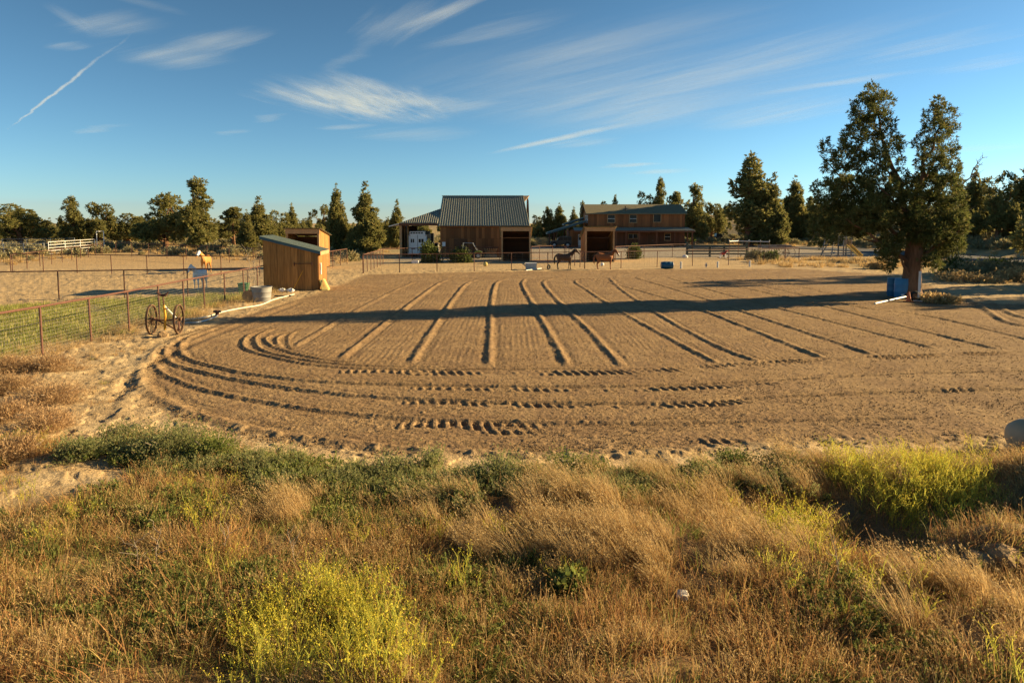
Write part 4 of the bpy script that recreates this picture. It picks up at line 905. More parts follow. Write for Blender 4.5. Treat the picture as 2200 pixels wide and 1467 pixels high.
def big_juniper():
    Y = 36.7; s = Y / F; base = G(1957, 640); r = np.random.default_rng(77); rr = random.Random(77)
    L = [(1872, 203, 24, 22), (1893, 222, 34, 28), (1852, 240, 32, 34), (1885, 268, 44, 32), (1836, 292, 36, 32), (1905, 312, 38, 32), (1773, 318, 16, 27), (1788, 355, 24, 20), (1822, 340, 42, 30), (1872, 352, 46, 30),
         (1938, 345, 14, 20), (1932, 388, 26, 26), (1956, 408, 24, 26), (1925, 424, 32, 26), (1775, 408, 34, 26), (1828, 402, 48, 30), (1888, 404, 42, 32), (1762, 455, 26, 36), (1800, 462, 44, 38), (1862, 462, 54, 40), (1756, 500, 20, 32), (1795, 505, 26, 20), (1845, 488, 36, 24), (1895, 466, 36, 36),
         (2018, 222, 19, 22), (2000, 248, 24, 26), (2044, 254, 22, 26), (2010, 284, 34, 28), (2056, 290, 15, 27), (2004, 322, 32, 27), (2050, 330, 22, 28), (1970, 306, 10, 15), (1986, 352, 26, 22), (2030, 368, 38, 32), (1990, 398, 36, 32), (2045, 408, 30, 36),
         (2000, 446, 46, 36), (1948, 448, 32, 36), (2058, 448, 26, 36), (2070, 478, 20, 32), (2040, 488, 44, 34), (1988, 496, 42, 34), (2052, 524, 32, 22), (2012, 536, 36, 20), (1950, 488, 28, 26), (1918, 520, 30, 22), (1908, 548, 24, 18), (1912, 570, 14, 14), (2000, 562, 22, 14), (1895, 535, 16, 16)]
    lobes = []; org = base
    cxl, cxr = 1872, 2018
    for px, py, rx, ry in L:
        wide = 1.0 - .6 * min(1, abs(px - (cxl if px < 1945 else cxr)) / 110); dmax = (1.7 if py > 380 else 1.1) * wide
        for _ in range(3 if dmax > 1.2 else 2):
            dy = rr.uniform(-dmax, dmax); p = at(px - (8 if px > 2030 else 0), py, Y + dy) - base; top = py < 390; rr_ = max(.14, rx * s * .90 - (.13 if top else .05)); lobes.append((p.x, p.y, p.z, rr_, rr_ * 1.1, max(.16, ry * s * .92 - .07)))
    cm = crown_mesh('crown', lobes, r, 5.4, .19, 7, .17, 7, .13, .4)
    t = thing('juniper_tree', 'large twin-topped juniper with reddish trunk beside the blue barrels at the arena edge', 'tree', base)
    link('crown', cm, MAT['juniper'], t)
    tb = MB()
    trunk_tube(tb, [(0, 0, -.2), (0, 0, .12), (-.02, .02, .5), (.03, 0, 1.4), (.08, 0, 2.6), (.15, .05, 3.8), (.25, 0, 5.2)], [.80, .60, .48, .42, .39, .36, .24], 30, .13, 3)
    q = lambda px, py, dy=0: at(px, py, Y) - base + Vector((0, dy, 0))
    link('trunk', tb.mesh('trunk', True), MAT['bark'], t)
    n = 0
    for a, b, r0, r1 in [((1960, 500, 0), (1885, 220, .3), .22, .03), ((1965, 450, 0), (2012, 245, -.2), .20, .02), ((1945, 560, -.2), (1800, 470, -.9), .15, .03), ((1950, 520, .2), (1775, 330, .8), .14, .02), ((1950, 600, -.3), (1915, 540, -.6), .13, .04), ((1960, 480, -.2), (1860, 400, -1.2), .13, .02),
                         ((1968, 560, 0), (2060, 480, -.8), .13, .02), ((1968, 480, .3), (2050, 400, 1.0), .12, .02), ((1930, 390, 0), (1825, 320, -.7), .08, .02), ((1990, 380, 0), (2035, 290, .4), .07, .015), ((1962, 560, .3), (1850, 500, 1.3), .12, .02)]:
        m = MB(); limb(m, q(*a), q(*b), r0 * .8, r1, n, 8, .06); n += 1; m.build('limb', MAT['bark'], t, smooth=True)
    m = MB(); pts = limb(m, q(2045, 440, .2), q(2122, 338, .4), .06, .012, 55, 7, .10)
    for i, p in enumerate(pts[2:]):
        for _ in range(3): limb(m, p, p + Vector((rr.uniform(.1, .7), rr.uniform(-.4, .4), rr.uniform(-.1, .6))), .018, .004, i * 9 + _, 4, .2)
    for k in range(7): a = q(2050, 430 + k * 6, 0); limb(m, a, a + Vector((rr.uniform(.4, 1.1), rr.uniform(-.3, .4), rr.uniform(.1, .7))), .02, .004, 90 + k, 5, .2)
    m.build('dead_branch', MAT['twig'], t)
big_juniper()
# ------------------------------------------------------------------ horses
def horse_mat(name, body, legs, zleg=.55, var=.15):
    m = mat(name, body, .6, var, 2.5); nt = m.node_tree; N = nt.nodes; L = nt.links; b = N['Principled BSDF']
    src = b.inputs['Base Color'].links[0].from_socket
    tc = N.new('ShaderNodeTexCoord'); sp = N.new('ShaderNodeSeparateXYZ'); L.new(tc.outputs['Object'], sp.inputs[0])
    mr = N.new('ShaderNodeMapRange'); L.new(sp.outputs[2], mr.inputs[0]); mr.inputs[1].default_value = zleg - .12; mr.inputs[2].default_value = zleg + .18; mr.inputs[3].default_value = 1; mr.inputs[4].default_value = 0
    mx = N.new('ShaderNodeMix'); mx.data_type = 'RGBA'; L.new(mr.outputs[0], mx.inputs['Factor']); L.new(src, mx.inputs['A']); mx.inputs['B'].default_value = (*legs, 1); L.new(mx.outputs['Result'], b.inputs['Base Color'])
    return m
def horse(label, loc, rotz, s, m, hair, neck=0.0, turn=0.0, legs=(0, 0, 0, 0), mask=None, blaze=False, blanket=None):
    """facing +x before rotation; withers 1.5 m at s = 1"""
    t = thing('horse', label, 'horse', loc, rotz, 'horses in the paddocks'); t.scale = (s, s, s)
    b = MB()
    b.tube([(-.80, 0, 1.14), (-.74, 0, 1.20), (-.6, 0, 1.20), (-.4, 0, 1.17), (-.1, 0, 1.11), (.2, 0, 1.10), (.45, 0, 1.14), (.62, 0, 1.14), (.74, 0, 1.12)],
           [(.08, .12), (.19, .24), (.26, .32), (.28, .33), (.30, .33), (.29, .35), (.25, .36), (.18, .28), (.07, .12)], 14)
    c, sn = math.cos(turn), math.sin(turn)
    def hd(x, z, y=0): dx = x - .62; return Vector((.62 + dx * c - y * sn, dx * sn + y * c, z + neck * max(0, dx) * 1.0))
    b.tube([hd(.42, 1.24), hd(.62, 1.40), hd(.80, 1.58), hd(.96, 1.74), hd(1.02, 1.82)], [(.17, .27), (.13, .22), (.10, .17), (.085, .13), (.08, .10)], 12)
    b.tube([hd(.97, 1.80), hd(1.05, 1.78), hd(1.18, 1.64), hd(1.33, 1.46), hd(1.42, 1.36), hd(1.45, 1.32)], [(.06, .08), (.095, .13), (.09, .115), (.065, .08), (.055, .065), (.03, .035)], 12)
    for y in (-.06, .06): b.tube([hd(1.0, 1.84, y), hd(1.01, 1.91, y * 1.15), hd(1.02, 1.99, y * 1.1)], [.03, .032, .006], 6)
    for i, y in enumerate((-.14, .14)):
        k = legs[i]; b.tube([(.50, y, 1.12), (.50 + k * .3, y, .80), (.49 + k * .5, y, .55), (.49 + k * .6, y, .46), (.48 + k * .75, y, .36), (.48 + k * .9, y, .16), (.49 + k * .9, y, .09), (.52 + k, y, 0)], [(.10, .15), (.085, .11), .058, .060, .042, .038, .05, .058], 10)
        k = legs[2 + i]; b.tube([(-.56, y, 1.12), (-.52 + k * .2, y, .88), (-.60 + k * .4, y, .64), (-.70 + k * .6, y, .52), (-.70 + k * .7, y, .40), (-.67 + k * .85, y, .16), (-.65 + k * .9, y, .09), (-.62 + k, y, 0)], [(.14, .24), (.11, .18), (.07, .10), (.05, .068), .046, .040, .05, .058], 10)
    bo = b.build('body', m, t, smooth=False)
    rm = bo.modifiers.new('skin', 'REMESH'); rm.mode = 'VOXEL'; rm.voxel_size = .028; rm.use_smooth_shade = True
    sm = bo.modifiers.new('soft', 'SMOOTH'); sm.factor = .5; sm.iterations = 6
    tl = MB().tube([(-.78, 0, 1.34), (-.90, 0, 1.26), (-.98, .01, 1.0), (-.98, .02, .7), (-.94, .02, .45)], [.04, .06, .085, .075, .01], 8).build('tail', hair, t, smooth=True)
    mn = MB()
    for i in range(9):
        f = i / 8; x = .50 + f * .50; z = 1.46 + f * .46; a = hd(x, z); mn.tube([a, a + Vector((-.05, -.07, -.08)), a + Vector((-.03, -.13, -.24))], [.03, .045, .01], 5)
    mn.build('mane', hair, t)
    if mask: MB().tube([hd(.99, 1.83), hd(1.06, 1.79), hd(1.20, 1.64), hd(1.33, 1.47)], [(.085, .12), (.115, .15), (.11, .135), (.085, .10)], 12, False).build('fly_mask', mask, t, smooth=True)
    if blaze: MB().hexa([hd(1.10, 1.80, -.035), hd(1.10, 1.80, .035), hd(1.44, 1.40, .03), hd(1.44, 1.40, -.03), hd(1.125, 1.83, -.03), hd(1.125, 1.83, .03), hd(1.47, 1.43, .025), hd(1.47, 1.43, -.025)]).build('blaze', MAT['white'], t)
    if blanket: 
        MB().tube([(-.80, 0, 1.20), (-.7, 0, 1.18), (-.4, 0, 1.15), (-.1, 0, 1.09), (.2, 0, 1.09), (.50, 0, 1.15), (.60, 0, 1.16)], [(.21, .27), (.285, .345), (.31, .36), (.33, .37), (.32, .385), (.28, .385), (.23, .33)], 14).build('blanket', blanket, t, smooth=True)
    return t
hair_d = mat('dark_horsehair', (.02, .016, .013), .6, .2, 9); hair_y = mat('flaxen_horsehair', (.55, .42, .24), .6, .2, 9); hair_r = mat('sorrel_horsehair', (.22, .075, .025), .6, .2, 9); hair_w = mat('white_horsehair', (.66, .64, .60), .6, .1, 9)
bay = horse_mat('bay_coat', (.085, .042, .024), (.02, .016, .014)); sorrel = horse_mat('sorrel_coat', (.24, .085, .028), (.16, .06, .025), .3)
palo = horse_mat('palomino_coat', (.44, .20, .05), (.42, .22, .08), .3); white_c = horse_mat('white_coat', (.78, .75, .70), (.56, .53, .48), .3)
maskm = mat('fly_mask_mesh', (.55, .60, .66), .7, .1, 8)
p = G(1213, 578.5); horse('dark bay horse standing with raised head behind the arena fence', p, R(8), .93, bay, hair_d, .1, R(-12), (.05, -.06, -.06, .10))
p = G(1299, 579); horse('sorrel horse with white blaze turning its head beside the arena fence', p, R(5), .97, sorrel, hair_r, -.12, R(-48), (.0, .10, -.04, .10), blaze=True)
p = G(443, 586); horse('golden palomino horse wearing a pale fly mask in the sandy paddock', p, R(-86), .95, palo, hair_y, .05, R(-18), (.05, -.03, .02, -.05), mask=maskm)
p = G(430, 622); horse('white horse standing in the shade behind the dark rail', p, R(-92), .84, white_c, hair_w, -.1, R(-14), (.0, .06, .03, -.05))

# ------------------------------------------------------------------ vehicles
def wheel(t, org, c, r, w, axis='x', rim='galv'):
    q = MB(org).lathe([(r * .62, -w / 2), (r * .93, -w / 2), (r, -w * .3), (r, w * .3), (r * .93, w / 2), (r * .62, w / 2)], c, axis, 22).build('wheel', MAT['rubber'], t, smooth=True)
    MB(org).lathe([(.02, -w * .52), (r * .25, -w * .54), (r * .58, -w * .51), (r * .6, w * .51), (r * .2, w * .54), (.02, w * .52)], c, axis, 18).build('rim', MAT[rim], q, smooth=True)
def trailer():
    Y = 81.2; x0, x1 = at(878, 540, Y).x, at(917, 540, Y).x; zt = at(0, 504, Y).z; org = ((x0 + x1) / 2, Y, 0)
    t = thing('horse_trailer', 'white horse trailer parked under the barn lean-to', 'trailer', org); z0 = .45
    MB(org).box(x0, x1, Y, Y + 4.6, z0, zt).build('body', MAT['white'], t, bevel=.08)
    MB(org).box(x0 + .25, x1 - .1, Y + .6, Y + 4.4, zt + .002, zt + .38).build('roof_pod', MAT['dark'], t)
    MB(org).box(x0 + .12, x1 - .2, Y + .1, Y + .5, zt + .004, zt + .36).build('roof_rack', MAT['white'], t)
    for i in range(5): w = (x1 - x0 - .6) / 5; MB(org).box(x0 + .22 + i * w, x0 + .22 + i * w + w * .72, Y + .08, Y + .098, zt + .10, zt + .26).build('vent', MAT['dark'], t)
    xm = (x0 + x1) / 2
    for a, b in ((x0 + .28, x0 + .66), (x1 - .95, x1 - .38)): w = MB(org).box(a, b, Y - .03, Y - .004, zt - .95, zt - .52).build('window', MAT['glass'], t); MB(org).box((a + b) / 2 - .03, (a + b) / 2 + .03, Y - .045, Y - .032, zt - .95, zt - .52).build('bar', MAT['white'], w)
    MB(org).box(xm - .02, xm + .02, Y - .02, Y - .003, z0 + .1, zt - .05).build('door_seam', MAT['dark'], t)
    for a in (x0 + .3, x1 - .8): MB(org).box(a, a + .5, Y - .05, Y - .004, z0 + .5, z0 + .58).build('latch', MAT['dark'], t)
    MB(org).box(x0 - .05, x1 + .05, Y - .2, Y - .005, z0 - .12, z0 + .05).build('bumper', MAT['white'], t)
    for a in (x0 + .1, x1 - .2): MB(org).box(a, a + .12, Y - .03, Y - .006, zt - .15, zt - .08).build('tail_light', MAT['red'], t)
    for x in (x0 - .02, x1 + .02): wheel(t, org, (x, Y + 2.0, .36), .36, .2); wheel(t, org, (x, Y + 2.9, .36), .36, .2)
trailer()
def tractor():
    Y = 88.0; x0 = at(922, 540, Y).x; org = (x0, Y, 0)
    t = thing('tractor', 'dark tractor parked behind the horse trailer under the lean-to', 'tractor', org)
    MB(org).box(x0 - .4, x0 + .5, Y, Y + 2.2, .7, 1.6).build('body', MAT['dark'], t, bevel=.1); MB(org).box(x0 - .35, x0 + .45, Y + 1.2, Y + 2.2, 1.6, 2.7).build('cab', MAT['dark'], t, bevel=.06)
    for x in (x0 - .7, x0 + .8): wheel(t, org, (x, Y + 1.7, .75), .75, .4); wheel(t, org, (x, Y + .2, .45), .45, .3)
tractor()
def suv():
    Y = 113.0; xl, xr = at(1182, 530, Y).x, at(1229, 530, Y).x; org = ((xl + xr) / 2, Y, 0); s = (xr - xl) / 4.2; X = lambda u: xl + u * s
    t = thing('suv', 'black boxy off-road car parked under the carport', 'car', org)
    MB(org).prism([(X(.1), .55), (X(4.15), .5), (X(4.15), 1.1), (X(1.45), 1.15), (X(.2), 1.08), (X(.05), .8)], Y, Y + 1.75).build('body', MAT['black'], t, bevel=.05)
    cb = MB(org).prism([(X(1.3), 1.13), (X(4.12), 1.09), (X(4.08), 1.86), (X(1.75), 1.86)], Y + .08, Y + 1.67).build('cabin', MAT['black'], t, bevel=.05)
    for a, b, c in ((1.75, 2.45, 1), (2.6, 3.3, 0), (3.42, 3.98, 0)): MB(org).prism([(X(a - (.17 if c else 0)), 1.22), (X(b), 1.22), (X(b), 1.72), (X(a + .1 * c), 1.72)], Y + .05, Y + .075).build('window', MAT['glass'], cb)
    MB(org).prism([(X(1.36), 1.2), (X(1.42), 1.2), (X(1.76), 1.8), (X(1.70), 1.8)], Y + .2, Y + 1.55).build('windscreen', MAT['glass'], cb)
    for u in (.78, 3.35): MB(org).torus(.46, .08, (X(u), Y + .0, .42), 'y', 16, 6).build('fender', MAT['dark'], t); wheel(t, org, (X(u), Y + .02, .41), .41, .26, 'y'); wheel(t, org, (X(u), Y + 1.7, .41), .41, .26, 'y')
    MB(org).box(X(-.06), X(.1), Y + .1, Y + 1.65, .5, .72).build('bumper', MAT['dark'], t); MB(org).lathe([(.1, 0), (.1, -.03)], (X(.12), Y + .3, .92), 'x', 12).build('headlight', MAT['galv'], t)
suv()
def utv():
    Y = 77.5; xl, xr = at(972, 552, Y).x, at(1037, 552, Y).x; org = ((xl + xr) / 2, Y, 0); s = (xr - xl) / 3.2; X = lambda u: xl + u * s
    t = thing('utility_vehicle', 'dark open utility vehicle parked against the barn wall', 'vehicle', org)
    MB(org).prism([(X(.9), .42), (X(3.05), .42), (X(3.15), .8), (X(2.6), .95), (X(2.3), .75), (X(.95), .75)], Y, Y + 1.35).build('body', MAT['dark'], t, bevel=.03)
    MB(org).box(X(.05), X(1.2), Y + .02, Y + 1.33, .72, 1.02).build('cargo_bed', MAT['black'], t, bevel=.02)
    MB(org).box(X(1.3), X(1.75), Y + .15, Y + 1.2, .76, 1.0).box(X(1.25), X(1.42), Y + .15, Y + 1.2, 1.0, 1.45).build('seat', MAT['dark'], t, bevel=.03)
    c = MB(org)
    for y in (Y + .06, Y + 1.28): c.tube([(X(2.62), y, .9), (X(2.15), y, 1.75), (X(1.15), y, 1.78), (X(1.05), y, .9)], .028, 6)
    c.tube([(X(2.15), Y + .06, 1.75), (X(2.15), Y + 1.28, 1.75)], .028, 6).tube([(X(1.15), Y + .06, 1.78), (X(1.15), Y + 1.28, 1.78)], .028, 6); c.build('roll_cage', MAT['galv'], t)
    for u in (.65, 2.72):
        for y in (Y - .02, Y + 1.37): wheel(t, org, (X(u), y, .33), .33, .26, 'y')
    MB(org).prism([(X(2.28), .72), (X(2.45), .86), (X(2.75), .92), (X(3.1), .80), (X(3.12), .7), (X(2.75), .78), (X(2.4), .68)], Y - .16, Y - .01).build('fender', MAT['lime'], t)
    MB(org).tube([(X(2.05), Y + .4, 1.0), (X(1.95), Y + .4, 1.12)], .02, 6).torus(.16, .02, (X(1.95), Y + .4, 1.12), 'x', 16, 6).build('steering_wheel', MAT['black'], t)
utv()
def pickup(px0, px1, py, Y, label, m):
    xl, xr = at(px0, py, Y).x, at(px1, py, Y).x; org = ((xl + xr) / 2, Y, float(zb((xl + xr) / 2, Y))); zz = org[2]; s = (xr - xl) / 5.4; X = lambda u: xl + u * s
    t = thing('pickup_truck', label, 'truck', org, group='trucks parked beyond the house')
    MB(org).prism([(X(0), zz + .5), (X(5.4), zz + .5), (X(5.4), zz + 1.0), (X(3.9), zz + 1.1), (X(0), zz + 1.1)], Y, Y + 1.9).build('body', MAT[m], t, bevel=.05)
    c = MB(org).prism([(X(1.9), zz + 1.1), (X(4.1), zz + 1.1), (X(3.5), zz + 1.8), (X(2.1), zz + 1.8)], Y + .1, Y + 1.8).build('cab', MAT[m], t, bevel=.05)
    for a, b in ((2.15, 2.75), (2.85, 3.6)): MB(org).box(X(a), X(b), Y + .07, Y + .098, zz + 1.2, zz + 1.65).build('window', MAT['glass'], c)
    for u in (1.0, 4.4):
        for y in (Y, Y + 1.9): wheel(t, org, (X(u), y, zz + .4), .4, .26, 'y')
pickup(1526, 1563, 511, 150, 'dark pickup truck parked below the big yard juniper', 'black')
pickup(1489, 1521, 506, 158, 'tan pickup truck parked just right of the porch roof', 'tan_tank')

# ------------------------------------------------------------------ arena-side and yard things
def spoked(t, org, c, r, axis_dir, nm='wheel', mt='rusty_wheel', ns=10, wr=.035):
    ax = Vector(axis_dir).normalized(); u = Vector((0, 0, 1)); v = ax.cross(u).normalized(); C_ = Vector(c); m = MB(org); n = 30
    P = lambda a, rr, h: C_ + v * rr * math.cos(a) + u * rr * math.sin(a) + ax * h
    vs, fs = [], []
    for k in range(n):
        a = 2 * math.pi * k / n
        vs += [P(a, r, -wr), P(a, r, wr), P(a, r * .93, wr), P(a, r * .93, -wr)]
    for k in range(n):
        b0, b1 = 4 * k, 4 * ((k + 1) % n)
        for j in range(4): fs.append((b0 + j, b1 + j, b1 + (j + 1) % 4, b0 + (j + 1) % 4))
    m.add(vs, fs); w = m.build(nm, MAT[mt], t)
    for k in range(ns):
        a = 2 * math.pi * k / ns; MB(org).tube([P(a, .05, 0), P(a, r * .95, 0)], .014, 5).build('spoke', MAT[mt], w)
    MB(org).tube([C_ - ax * .09, C_ + ax * .09], .065, 10).build('hub', MAT[mt], w)
def cart():
    a, b = G(327, 718), G(385, 717); r = .54; org = (a + b) / 2; org.z = 0
    t = thing('wheeled_implement', 'old rusty two-wheeled implement with yellow lever beside the mesh fence', 'farm implement', org)
    A = Vector((a.x, a.y, r)); B = Vector((b.x, b.y, r)); ax = (B - A).normalized(); ax = Vector((ax.x, ax.y, 0)).normalized()
    wd = (ax + Vector((.0, .04, 0))).normalized()
    spoked(t, org, A, r, wd); spoked(t, org, B, r, wd)
    MB(org).tube([A, A.lerp(B, .5) - Vector((0, 0, .05)), B], .03, 8).build('axle', MAT['rust'], t)
    M = A.lerp(B, .5); M2 = M + Vector((.1, .0, -.42))
    MB(org).tube([A + ax * .1 + Vector((0, 0, .02)), M2 + ax * .35], .028, 6).build('brace', MAT['rust'], t)
    MB(org).tube([B - ax * .05, M + Vector((0, 0, .48))], .03, 6).build('brace', MAT['white'], t)
    MB(org).tube([M + Vector((0, -.05, -.38)), M + Vector((.04, -.05, .1)), M + Vector((0, -.05, .52))], .042, 8).build('lever', MAT['yellow'], t, smooth=True)
    MB(org).tube([M + Vector((0, -.05, .5)), M + Vector((-.02, -.05, .86))], .022, 6).build('stem', MAT['rust'], t)
    MB(org).tube([M + Vector((-.22, -.08, 1.0)), M + Vector((-.10, -.05, .88)), M + Vector((.08, -.05, .88)), M + Vector((.18, -.05, 1.0))], [.02, .05, .05, .015], 6).build('seat_bracket', MAT['rust_dark'], t)
    MB(org).tube([M2 + ax * .35, B + Vector((.05, -.1, -.35)), B - Vector((0, 0, .1))], .04, 6).build('foot', MAT['rust'], t)
cart()
def trough():
    p = G(563, 648); org = p
    t = thing('stock_tank', 'grey ribbed round stock tank beside the shed', 'tank', org)
    prof = [(.40, 0), (.43, .02), (.44, .18), (.46, .2), (.45, .22), (.47, .40), (.49, .42), (.48, .44), (.50, .60), (.53, .62), (.50, .64), (.46, .62), (.42, .10), (.0, .08)]
    MB(org).lathe([(a, b * 1.22) for a, b in prof], p, 'z', 28, False).build('tank_shell', MAT['grey_tub'], t, smooth=True)
    MB(org).lathe([(.0, .45), (.455, .45)], p, 'z', 28, False).build('water', MAT['glass'], t)
    p = G(533, 649); org = p
    t = thing('cable_spool', 'weathered wooden cable spool end leaning beside the stock tank', 'spool', org)
    for y in (0, .34): MB(org).lathe([(.30, -.02), (.30, .02)], p + Vector((0, y, .30)), 'y', 24).build('flange', MAT['pale_wood'], t)
    MB(org).lathe([(.13, .02), (.13, .32)], p + Vector((0, 0, .30)), 'y', 16).build('drum', MAT['grey_wood'], t)
    p = G(521, 632); org = p
    t = thing('feed_bin', 'small green plastic feed bin behind the cable spool', 'bin', org)
    MB(org).prism([(p.x - .22, 0), (p.x + .22, 0), (p.x + .27, .55), (p.x - .27, .55)], p.y, p.y + .45).build('body', MAT['green_plastic'], t, bevel=.03); MB(org).box(p.x - .29, p.x + .29, p.y - .03, p.y + .48, .555, .62).build('lid', MAT['green_plastic'], t, bevel=.02)
trough()
def saplings():
    for px, py, top, lb in ((537, 640, 545, 'bare thin sapling left of the shed, leafless and tallest'), (548, 632, 556, 'bare thin sapling next to the shed wall, the shorter one')):
        p = G(px, py); h = at(px, top, p.y).z; r = random.Random(px); t = thing('sapling', lb, 'tree', p, group='bare saplings by the shed'); m = MB(); pts = []
        for i in range(7): pts.append(Vector((r.uniform(-.05, .05), r.uniform(-.05, .05), h * i / 6 - (.1 if i == 0 else 0))))
        m.tube(pts, [.028 - .0035 * i for i in range(7)], 6); m.build('trunk', MAT['twig'], t)
        b = MB()
        for i in range(16):
            a = pts[2].lerp(pts[6], r.random()); limb(b, a, a + Vector((r.uniform(-.5, .5), r.uniform(-.4, .4), r.uniform(.2, .7))), .010, .004, i + px, 4, .15)
        b.build('branches', MAT['twig'], t)
saplings()
def hose():
    pts = smooth_line([(*flat(q[0], q[1]),) for q in [(392, 690), (440, 684), (480, 672), (520, 664), (560, 657), (590, 645), (632, 634)]], 6)
    tag(MB().tube([(x, y, float(zb(x, y)) + .05) for x, y in pts], .030, 8).build('irrigation_pipe', MAT['hose'], smooth=True), 'long white irrigation pipe lying along the arena edge by the shed', 'pipe')
    pts = smooth_line([(*flat(q[0], q[1]),) for q in [(398, 697), (430, 694), (465, 682), (470, 676)]], 6)
    tag(MB().tube([(x, y, float(zb(x, y)) + .05) for x, y in pts], .034, 8).build('irrigation_pipe', MAT['galv'], smooth=True), 'short grey pipe lying behind the old wheeled implement', 'pipe')
    p = G(467, 680); t = thing('pipe_coupler', 'dark pipe coupler standing where the white pipes meet', 'pipe fitting', p)
    MB().tube([(0, 0, 0), (0, 0, .28)], .08, 10).build('body', MAT['rust_dark'], t); MB().tube([(-.16, 0, .22), (.16, 0, .22)], .05, 8).build('crossbar', MAT['dark'], t)
    p = G(618, 627); 
    for dx, lb in ((-.25, 'crumpled white and blue feed bag at the foot of the shed, left one'), (.25, 'crumpled white and blue feed bag at the foot of the shed, right one')):
        b = MB(); r = random.Random(int(dx * 100)); 
        b.lathe([(.02, 0), (.18, .02), (.22, .1), (.14, .2), (.02, .22)], (0, 0, 0), 'z', 9)
        b.v = [v * r.uniform(.7, 1.25) for v in b.v]; tag(b.build('feed_bag', MAT['white'], None, loc=(p.x + dx, p.y - .2, .01)), lb, 'bag', 'feed bags by the shed')
    p = G(655, 622); tag(MB().box(-.3, .3, -.06, .06, 0, .05).build('timber_offcut', MAT['dark_wood'], None, loc=p, rot=(0, 0, .1)), 'dark timber offcut lying at the foot of the shed', 'timber')
    p = G(608, 637); tag(MB().box(-.45, .45, -.05, .05, 0, .07).build('timber_offcut', MAT['dark'], None, loc=p, rot=(0, 0, .05)), 'black flat bar lying beside the end of the white pipe', 'bar')
    p = G(350, 724); tag(rock('rock', .19, 5, loc=p, m='soilclod'), 'tan rock lying between the wheels of the old implement', 'rock')
def rock(name, r, seed, loc, m='sandstone', sq=(1, 1, .75)):
    bm = bmesh.new(); bmesh.ops.create_icosphere(bm, subdivisions=2, radius=r); q = random.Random(seed)
    for v in bm.verts: v.co *= q.uniform(.78, 1.15); v.co.x *= sq[0]; v.co.y *= sq[1]; v.co.z *= sq[2]; v.co.z += r * sq[2] * .55
    me = bpy.data.meshes.new(name); bm.to_mesh(me); bm.free(); return link(name, me, MAT[m], None, loc)
hose()
def tree_foot():
    def barrel(px, py, h, r, m, lb, lie=False, seams=True):
        p = G(px, py); t = thing('barrel', lb, 'barrel', p, group='blue plastic barrels')
        prof = [(.0, 0), (r * .86, 0), (r * .95, h * .06), (r, h * .3), (r * 1.03, h * .33), (r, h * .36), (r, h * .64), (r * 1.03, h * .67), (r, h * .7), (r * .94, h * .95), (r * .85, h), (r * .7, h * .99), (0, h * .98)]
        if lie: MB().lathe([(a, b - h / 2) for a, b in prof], (0, 0, r), 'x', 24, False).build('shell', MAT[m], t, smooth=True); MB().torus(r * .93, .02, (h / 2 - .02, 0, r), 'x', 24, 6).build('rim', MAT['galv'], t)
        else: MB().lathe(prof, (0, 0, 0), 'z', 24, False).build('shell', MAT[m], t, smooth=True); MB().torus(r * .9, .02, (0, 0, h - .02), 'z', 24, 6).build('rim', MAT[m], t)
        return t
    barrel(1918, 636, 1.0, .31, 'blue_dark', 'darker blue barrel standing behind the other at the juniper trunk')
    t = barrel(1936, 640, 1.06, .36, 'blue_plastic', 'lighter blue barrel standing in front at the juniper trunk')
    MB().box(-.2, -.04, -.365, -.345, .1, .24).build('sticker', MAT['white'], t)
    barrel(1433, 577.5, 1.05, .32, 'blue_dark', 'dark blue barrel lying on its side by the far arena fence', True)
    p = G(1952, 648); t = thing('traffic_cone', 'orange cone leaning at the foot of the big juniper', 'cone', p); MB().lathe([(.14, .03), (.12, .06), (.03, .52), (.0, .54)], (0, 0, 0), 'z', 16, False).build('cone', MAT['orange'], t); MB().box(-.18, .18, -.18, .18, 0, .03).build('base', MAT['orange'], t)
    p = G(1974, 647); t = thing('jump_standard', 'white jump standard post on a cross foot before the juniper trunk', 'jump stand', p)
    MB().box(-.045, .045, -.045, .045, .04, 1.55).build('post', MAT['pvc'], t); MB().box(-.26, .26, -.04, .04, 0, .05).box(-.04, .04, -.3, .3, .001, .048).build('foot', MAT['pvc'], t)
    MB().box(-.06, .06, -.06, .06, .05, .14).build('bracket', MAT['dark'], t)
    a, b = G(1880, 654), G(1958, 641); a.z += .05; b.z += .16
    tag(MB().tube([a, b], .045, 8).build('jump_pole', MAT['pvc']), 'white jump pole lying on the soil beneath the big juniper', 'pole')
    p = G(1965, 646); t = tag(MB().torus(.2, .07, (0, 0, .24), 'y', 20, 8).build('tyre', MAT['rubber'], None, loc=p), 'small dark tyre propped against the juniper trunk', 'tyre')
tree_foot()
